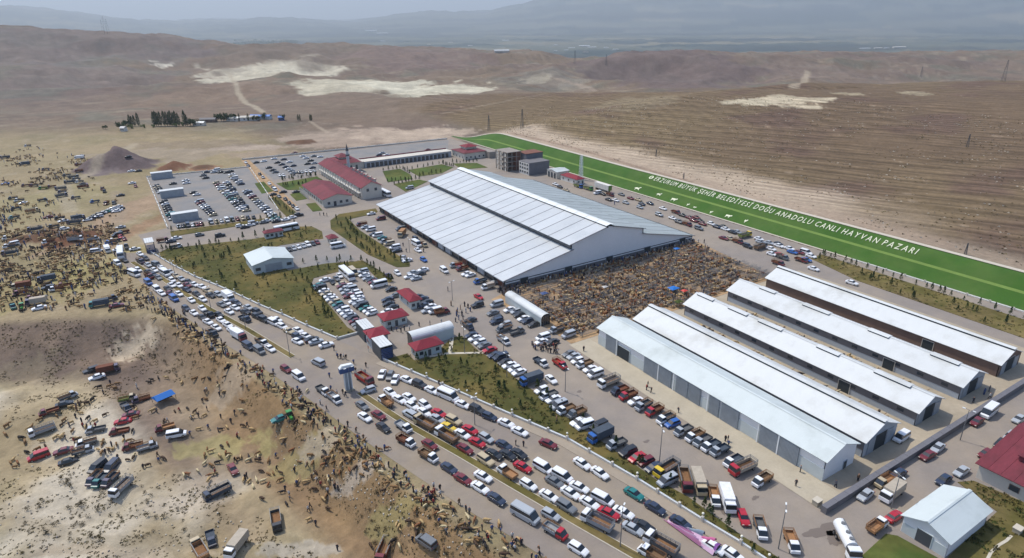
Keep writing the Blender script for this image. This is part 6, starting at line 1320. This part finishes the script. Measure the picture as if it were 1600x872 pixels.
gr = [(204,'p',1.0),(207,'p',.9),(211,'p',.95),(217,'p',1.15),(200,'b',.8),(196,'b',.8),(191,'b',1.0,203),(242,'p',1.25),(245,'p',1.3),(248,'p',1.2),(252,'p',1.25),(258,'p',1.3),(262,'p',1.25),(266,'p',1.2),(269,'p',1.35),(273,'p',1.2),(276,'p',1.3),(280,'p',1.15),(290,'p',1.35),(293,'p',1.0),(298,'b',1.1),(303,'b',1.0),(205,'w',.7,201),(225,'w',.6,200),(240,'w',.5,199),(275,'w',.6,198),(285,'w',.7,197),(340,'b',1.1,190),(346,'b',1.0,190),(350,'b',.9,190),(358,'b',1.1,189),(366,'b',1.1,189),(374,'p',.7,189),(388,'p',.7,189),(396,'b',.7,189),(402,'b',.8,189),(413,'b',.9,187),(441,'b',.8,188),(466,'p',.6,189),(469,'p',.6,189),(485,'p',.6,189),(487,'p',.6,189),(165,'b',.6,202),(308,'b',.7,196),(316,'b',.6,194)]
items = []
for g_ in gr:
    py = g_[3] if len(g_) > 3 else 197; P_ = onground([(g_[0], py)])[0]; items.append(dict(px=g_[0], py=py, x=P_[0], y=P_[1], z=P_[2], look={'p':'tall narrow poplar','b':'round dark tree','w':'pale low willow'}[g_[1]], k=g_[1], s=g_[2], where=''))
LMP.append(('the hamlet grove', 300, 200)); label_all(items)
for it in items:
    t = thing({'p':'poplar_tree','b':'leafy_tree','w':'willow_tree'}[it['k']], it['label'], 'tree', (it['x'], it['y'], it['z']), rt.uniform(0, 6), 'trees by the hamlet'); t.scale = (it['s'],)*3
    put('trunk', PT, t, scale=(1,1,1 if it['k'] == 'p' else .35)); put('crown', rt.choice(POP) if it['k'] == 'p' else (BR[2] if it['k'] == 'w' else BR[rt.randint(0,1)]), t)
for px, py, L_, w_, h_, m1, m2, lab in ((365,189,12,5,3,'wall_cream','roof_white','pale low house behind the grove at the hamlet'),(390,188,16,6,3.2,'wall_white','wall_cream','long white farmhouse at the hamlet'),(408,186,20,6,3,'wall_pale','tarp_blue','long shed with light blue roof at the hamlet'),(440,188,5,4,3,'cloth_blue','tarp_blue','small blue roofed hut right of the hamlet'),(326,191,14,6,3,'wall_brown','wall_band','grey roofed barn left in the hamlet'),(194,205,4,4,3,'wall_white','wall_white','little white hut at the left end of the grove'),(312,196,10,5,2.6,'wall_cream','roof_white','pale shed below the grove trees')):
    P_ = onground([(px, py)])[0]; t = thing('farmhouse', lab, 'house', tuple(P_), YAW*-1*0 + radians(-32)+rt.uniform(-.2,.2))
    put('wall', MB(m1).box(-L_/2, L_/2, -w_/2, w_/2, -.5, h_), t); r = MB(m2); slab(r, (-L_/2-.4,-w_/2-.4,h_),(L_/2+.4,-w_/2-.4,h_),(L_/2+.4,0,h_+1.3),(-L_/2-.4,0,h_+1.3),.15); slab(r, (-L_/2-.4,0,h_+1.3),(L_/2+.4,0,h_+1.3),(L_/2+.4,w_/2+.4,h_),(-L_/2-.4,w_/2+.4,h_),.15); put('roof', r, t)
    for q in (-1,1): opening(t, 'window', q*L_/4-.6, q*L_/4+.6, -w_/2-.1, -w_/2-.02, 1, 2.2, 'window_dark')
# dry shrubs on the near slopes
SH = [broad(20+i, .55, .8, 90, 'shrub_dry') for i in range(3)]
shr = pxsample([(40,765),(110,740),(220,760),(290,780),(300,830),(180,850),(40,840)], 60, 81) + pxsample([(200,560),(300,540),(420,600),(300,600)], 30, 82) + pxsample([(520,760),(760,800),(740,872),(560,872)], 20, 83)
items = []
for x, y in shr:
    z = float(H(x, y)); px, py = project(x, y, z)
    if -5 < px < 1605 and py < 880: items.append(dict(px=px, py=py, x=x, y=y, z=z, look='dry round shrub', where=''))
label_all(items)
for it in items: put('shrub', rt.choice(SH), None, (it['x'], it['y'], it['z']-.1), rt.uniform(0, 6), None, it['label'], 'shrub', 'dry shrubs on the pale slope', scale=(rt.uniform(.6, 1.5),)*3)
def tuft():
    mb = MB(); 
    for k in range(3):
        a = k*2.1; mb.add([(cos(a)*.3-.1, sin(a)*.3, 0), (cos(a)*.3+.25, sin(a)*.3+.1, 0), (cos(a)*.1, sin(a)*.1+.1, .34), (cos(a)*.3-.2, sin(a)*.3+.3, .2)], [(0,1,2),(1,3,2)])
    return mb
tp = pxsample([(0,500),(230,495),(300,560),(300,590),(150,640),(0,660)], 1500, 91, clump(4, 92, .2)) + pxsample([(0,735),(200,720),(380,770),(430,840),(520,880),(0,880)], 1100, 93, clump(4, 94, .1)) + pxsample([(560,700),(700,790),(800,880),(640,880),(450,760)], 500, 95) + pxsample([(270,500),(420,605),(560,720),(440,680),(300,570)], 500, 96, clump(5, 97, .1))
zt = H(np.array([p[0] for p in tp]), np.array([p[1] for p in tp])); crowd('dry_tufts', tuft(), [(x, y, z) for (x, y), z in zip(tp, zt)], ['shrub_dry','shrub_dry','grass_dry'], 'thin dry grass tufts over the near slopes', 'grass', 98, (.3,.9))
def rock():
    mb = MB(); mb.box(-.3,.3,-.25,.25,-.1,.3,None,.1,.1); return mb
rp_ = pxsample([(420,640),(620,740),(780,860),(700,875),(560,800),(430,720)], 260, 101) + pxsample([(0,700),(380,760),(400,870),(0,870)], 200, 102)
zt = H(np.array([p[0] for p in rp_]), np.array([p[1] for p in rp_])); crowd('scattered_stones', rock(), [(x, y, z) for (x, y), z in zip(rp_, zt)], ['concrete','kerb','bare_concrete'], 'loose pale stones on the chalky ground', 'stones', 103, (.2,.8))
tp = []
for k_ in ('a','b','n','o'): tp += poly_sample(GR[k_], 700 if k_ in 'ab' else 400, 110+ord(k_), clump(3, 115, .3))
crowd('bed_weeds', tuft(), [(x, y, .16) for x, y in tp], ['grass_dry','foliage','grass'], 'weeds and rough grass in the green beds', 'grass', 116, (.5,1.2))
tp = poly_sample([(262,20),(520,20),(520,330),(360,520),(262,460)], 6500, 117, clump(12, 118, .25)); zt = H(np.array([p[0] for p in tp]), np.array([p[1] for p in tp]))
crowd('hill_tufts', tuft(), [(x, y, z) for (x, y), z in zip(tp, zt)], ['shrub_dry','kerb','grass_dry'], 'dry tufts and stones over the brown furrowed hill', 'grass', 119, (.4,1.3))
# lamp posts
lamps = [(1216,858,9.4),(969,855,9),(866,800,0),(330,484,8),(384,514,8),(453,556,8),(742,664,8),(596,640,0),(549,612,7),(726,552,8),(787,560,7),(883,612,7),(1030,725,9),(721,545,0),(1392,795,8),(1500,688,8),(1487,738,0),(275,437,7),(640,395,6),(707,470,7),(620,462,0),(560,375,0),(792,590,7),(640,472,0),(1420,700,0)]
lamps = [l for l in lamps if l[2]]; items = [dict(px=a, py=b, h=h, look='thin grey street lamp', where='') for a, b, h in lamps]; label_all(items)
for it in items:
    x, y = G0(it['px'], it['py']); h = it['h']; t = thing('street_lamp', it['label'], 'lamp', (x, y, .1), rt.uniform(0, 6), 'street lamps around the compound')
    put('pole', MB('steel').cyl((0,0,0),(0,0,h),.11,.06,8), t); a = put('arm', MB('steel').cyl((-.9,0,h+.05),(.9,0,h+.05),.05,.05,6), t)
    for s in (-1,1): put('lamp_head', MB('trim_white').box(s*1.0-.32, s*1.0+.32, -.13, .13, h, h+.12), a)
# globe lights on the roadside wall
items = []
for P_ in (WALL_A, WALL_B):
    for (x1, y1), (x2, y2) in zip(P_[:-1], P_[1:]):
        n = max(1, round(hypot(x2-x1, y2-y1)/13))
        for k in range(n):
            x = x1+(x2-x1)*k/n; y = y1+(y2-y1)*k/n; px, py = project(x, y, 1.5)
            if -5 < px < 1610 and py < 880: items.append(dict(px=px, py=py, x=x, y=y, look='white globe light on a wall pier', where=''))
label_all(items)
for it in items:
    t = thing('globe_light', it['label'], 'light', (it['x'], it['y'], 1.27), 0, 'globe lights along the roadside wall'); put('stem', MB('steel').cyl((0,0,0),(0,0,.5),.05,.05,6), t)
    g = MB('lamp_white'); g.loft([[(r_*cos(2*pi*i/8), r_*sin(2*pi*i/8), z) for i in range(8)] for r_, z in ((.08,.48),(.24,.6),(.27,.72),(.2,.88),(.06,.95))]); put('globe', g, t)
# power pylons far off on the hills, radio masts on the left ridge
items = [dict(px=a, py=b, h=h, look=l, where='') for a, b, h, l in ((898,100,24,'faint lattice power pylon'),(816,200,15,'faint lattice power pylon'),(1438,122,20,'faint lattice power pylon'),(1567,128,22,'faint lattice power pylon'),(764,204,13,'faint lattice power pylon'),(947,103,20,'faint lattice power pylon'),(162,53,32,'thin tall radio mast'),(166,53,40,'thin tall radio mast'),(170,53,34,'thin tall radio mast'),(1508,398,5,'short wooden pole pair'),(1511,230,8,'short wooden pole pair'),(1025,245,5,'short wooden pole pair'),(1068,280,4,'short wooden pole pair'))]
label_all(items)
for it in items:
    x, y, z = onground([(it['px'], it['py'])])[0]; h = it['h']; t = thing('power_pylon' if 'pylon' in it['look'] else 'mast' if 'mast' in it['look'] else 'utility_pole', it['label'], 'pylon' if 'pylon' in it['look'] else 'mast' if 'mast' in it['look'] else 'pole', (x, y, z-.5), 0, 'poles and pylons on the hills')
    w = h*.07; b = MB('steel_dark')
    for a in (-1,1):
        for c in (-1,1): b.cyl((a*w,c*w,0),(a*w*.2,c*w*.2,h),.16 if h > 10 else .09,.1,4)
    put('leg_frame', b, t); b = MB('steel_dark')
    for f in (.72, .84, .95): b.box(-h*.14*(1.2-f), h*.14*(1.2-f)+.01, -.12, .12, h*f, h*f+.25)
    put('cross_arm', b, t)
# pale sheds and hamlets on the plain
items = []
for px, py, L_, m1 in ((580,49,300,'roof_white'),(598,53,260,'roof_white'),(790,64,120,'roof_white'),(893,76,90,'roof_white'),(913,73,150,'roof_white'),(925,75,110,'roof_white'),(868,71,60,'roof_white'),(868,80,40,'roof_white'),(947,75,60,'roof_white'),(962,78,70,'roof_white'),(885,79,50,'roof_white'),(1351,77,120,'roof_white'),(1372,76,90,'wall_cream'),(1405,75,140,'wall_cream'),(598,65,80,'roof_white'),(670,70,60,'wall_cream'),(704,67,70,'wall_cream'),(735,72,70,'wall_cream'),(784,82,60,'roof_white'),(636,66,90,'foliage_dark'),(1385,76,60,'roof_white'),(915,82,60,'wall_brown')):
    x, y, z = onground([(px, py)])[0]; items.append(dict(px=px, py=py, x=x, y=y, z=z, L=L_*.35, m=m1, look='distant long pale shed' if m1 != 'foliage_dark' else 'dark distant tree belt', where=''))
LMP.append(('the plain', 900, 70)); label_all(items)
for it in items:
    L_ = it['L']; t = thing('distant_shed', it['label'], 'shed', (it['x'], it['y'], it['z']), radians(-32), 'far sheds on the plain'); h = L_*.12+3
    put('wall', MB('wall_cream').box(-L_, L_, -L_*.3, L_*.3, 0, h), t); r = MB(it['m']); slab(r, (-L_,-L_*.32,h),(L_,-L_*.32,h),(L_,0,h*1.35),(-L_,0,h*1.35),.5); slab(r, (-L_,0,h*1.35),(L_,0,h*1.35),(L_,L_*.32,h),(-L_,L_*.32,h),.5); put('roof', r, t)
# far woods on the plain and the dark trees on the left ridge
def wood_mass(name, label, px_, py_, n, sx, sy, s, seed):
    r_ = np.random.RandomState(seed); q = np.c_[r_.uniform(px_-sx, px_+sx, n), r_.uniform(py_-sy, py_+sy, n)]; w3 = onground(q)
    mb = MB(); mb.box(-.5,.5,-.5,.5,0,1,None,.2,.2); crowd(name, mb, [tuple(p) for p in w3], ['foliage_dark','foliage_dark','foliage'], label, 'woods', seed, (s*.6, s*1.3))
wood_mass('far_wood', 'dark blue-green wood on the left ridge under the radio masts', 205, 54.5, 160, 42, 1.2, 9, 201)
wood_mass('far_wood', 'blue town trees on the plain behind the left hills', 415, 70, 1500, 50, 7, 14, 202)
# roadside barriers and bits
for px, py, lab in ((1276,788,'grey concrete corner post at the end of the retaining wall'),(1589,832,'small grey concrete pump box in the grass at the bottom right')):
    x, y = G0(px, py); t = thing('concrete_box', lab, 'box', (x, y, .1)); put('body', MB('concrete').box(-.8,.8,-.6,.6,0,1.0), t); put('lid', MB('kerb').box(-.9,.9,-.7,.7,1.01,1.12), t)
pth = GP([(1580,838),(1572,846),(1560,853),(1548,864),(1540,880)]); sheet('footpath', offset(pth, .25) + offset(pth, -.25)[::-1], .21, 'kerb', th=.03)
# ------------------------------------------------------------------ air
hz = MB(); X0, X1, Y0, Y1 = -70000, 70000, -30000, 70000
hz.box(X0, X1, Y0, Y1, -700, 1700); hm = hz.mesh('haze'); m = bpy.data.materials.new('haze_air'); m.use_nodes = True; nt = m.node_tree; nt.nodes.remove(nt.nodes['Principled BSDF'])
pv = nt.nodes.new('ShaderNodeVolumePrincipled'); pv.inputs['Color'].default_value = (.82, .92, 1, 1); pv.inputs['Density'].default_value = 8.5e-5; pv.inputs['Anisotropy'].default_value = .2
nt.links.new(pv.outputs[0], nt.nodes['Material Output'].inputs['Volume']); hm.materials.append(m)
hm.materials[0] = m; put('haze', hm, kind='stuff')
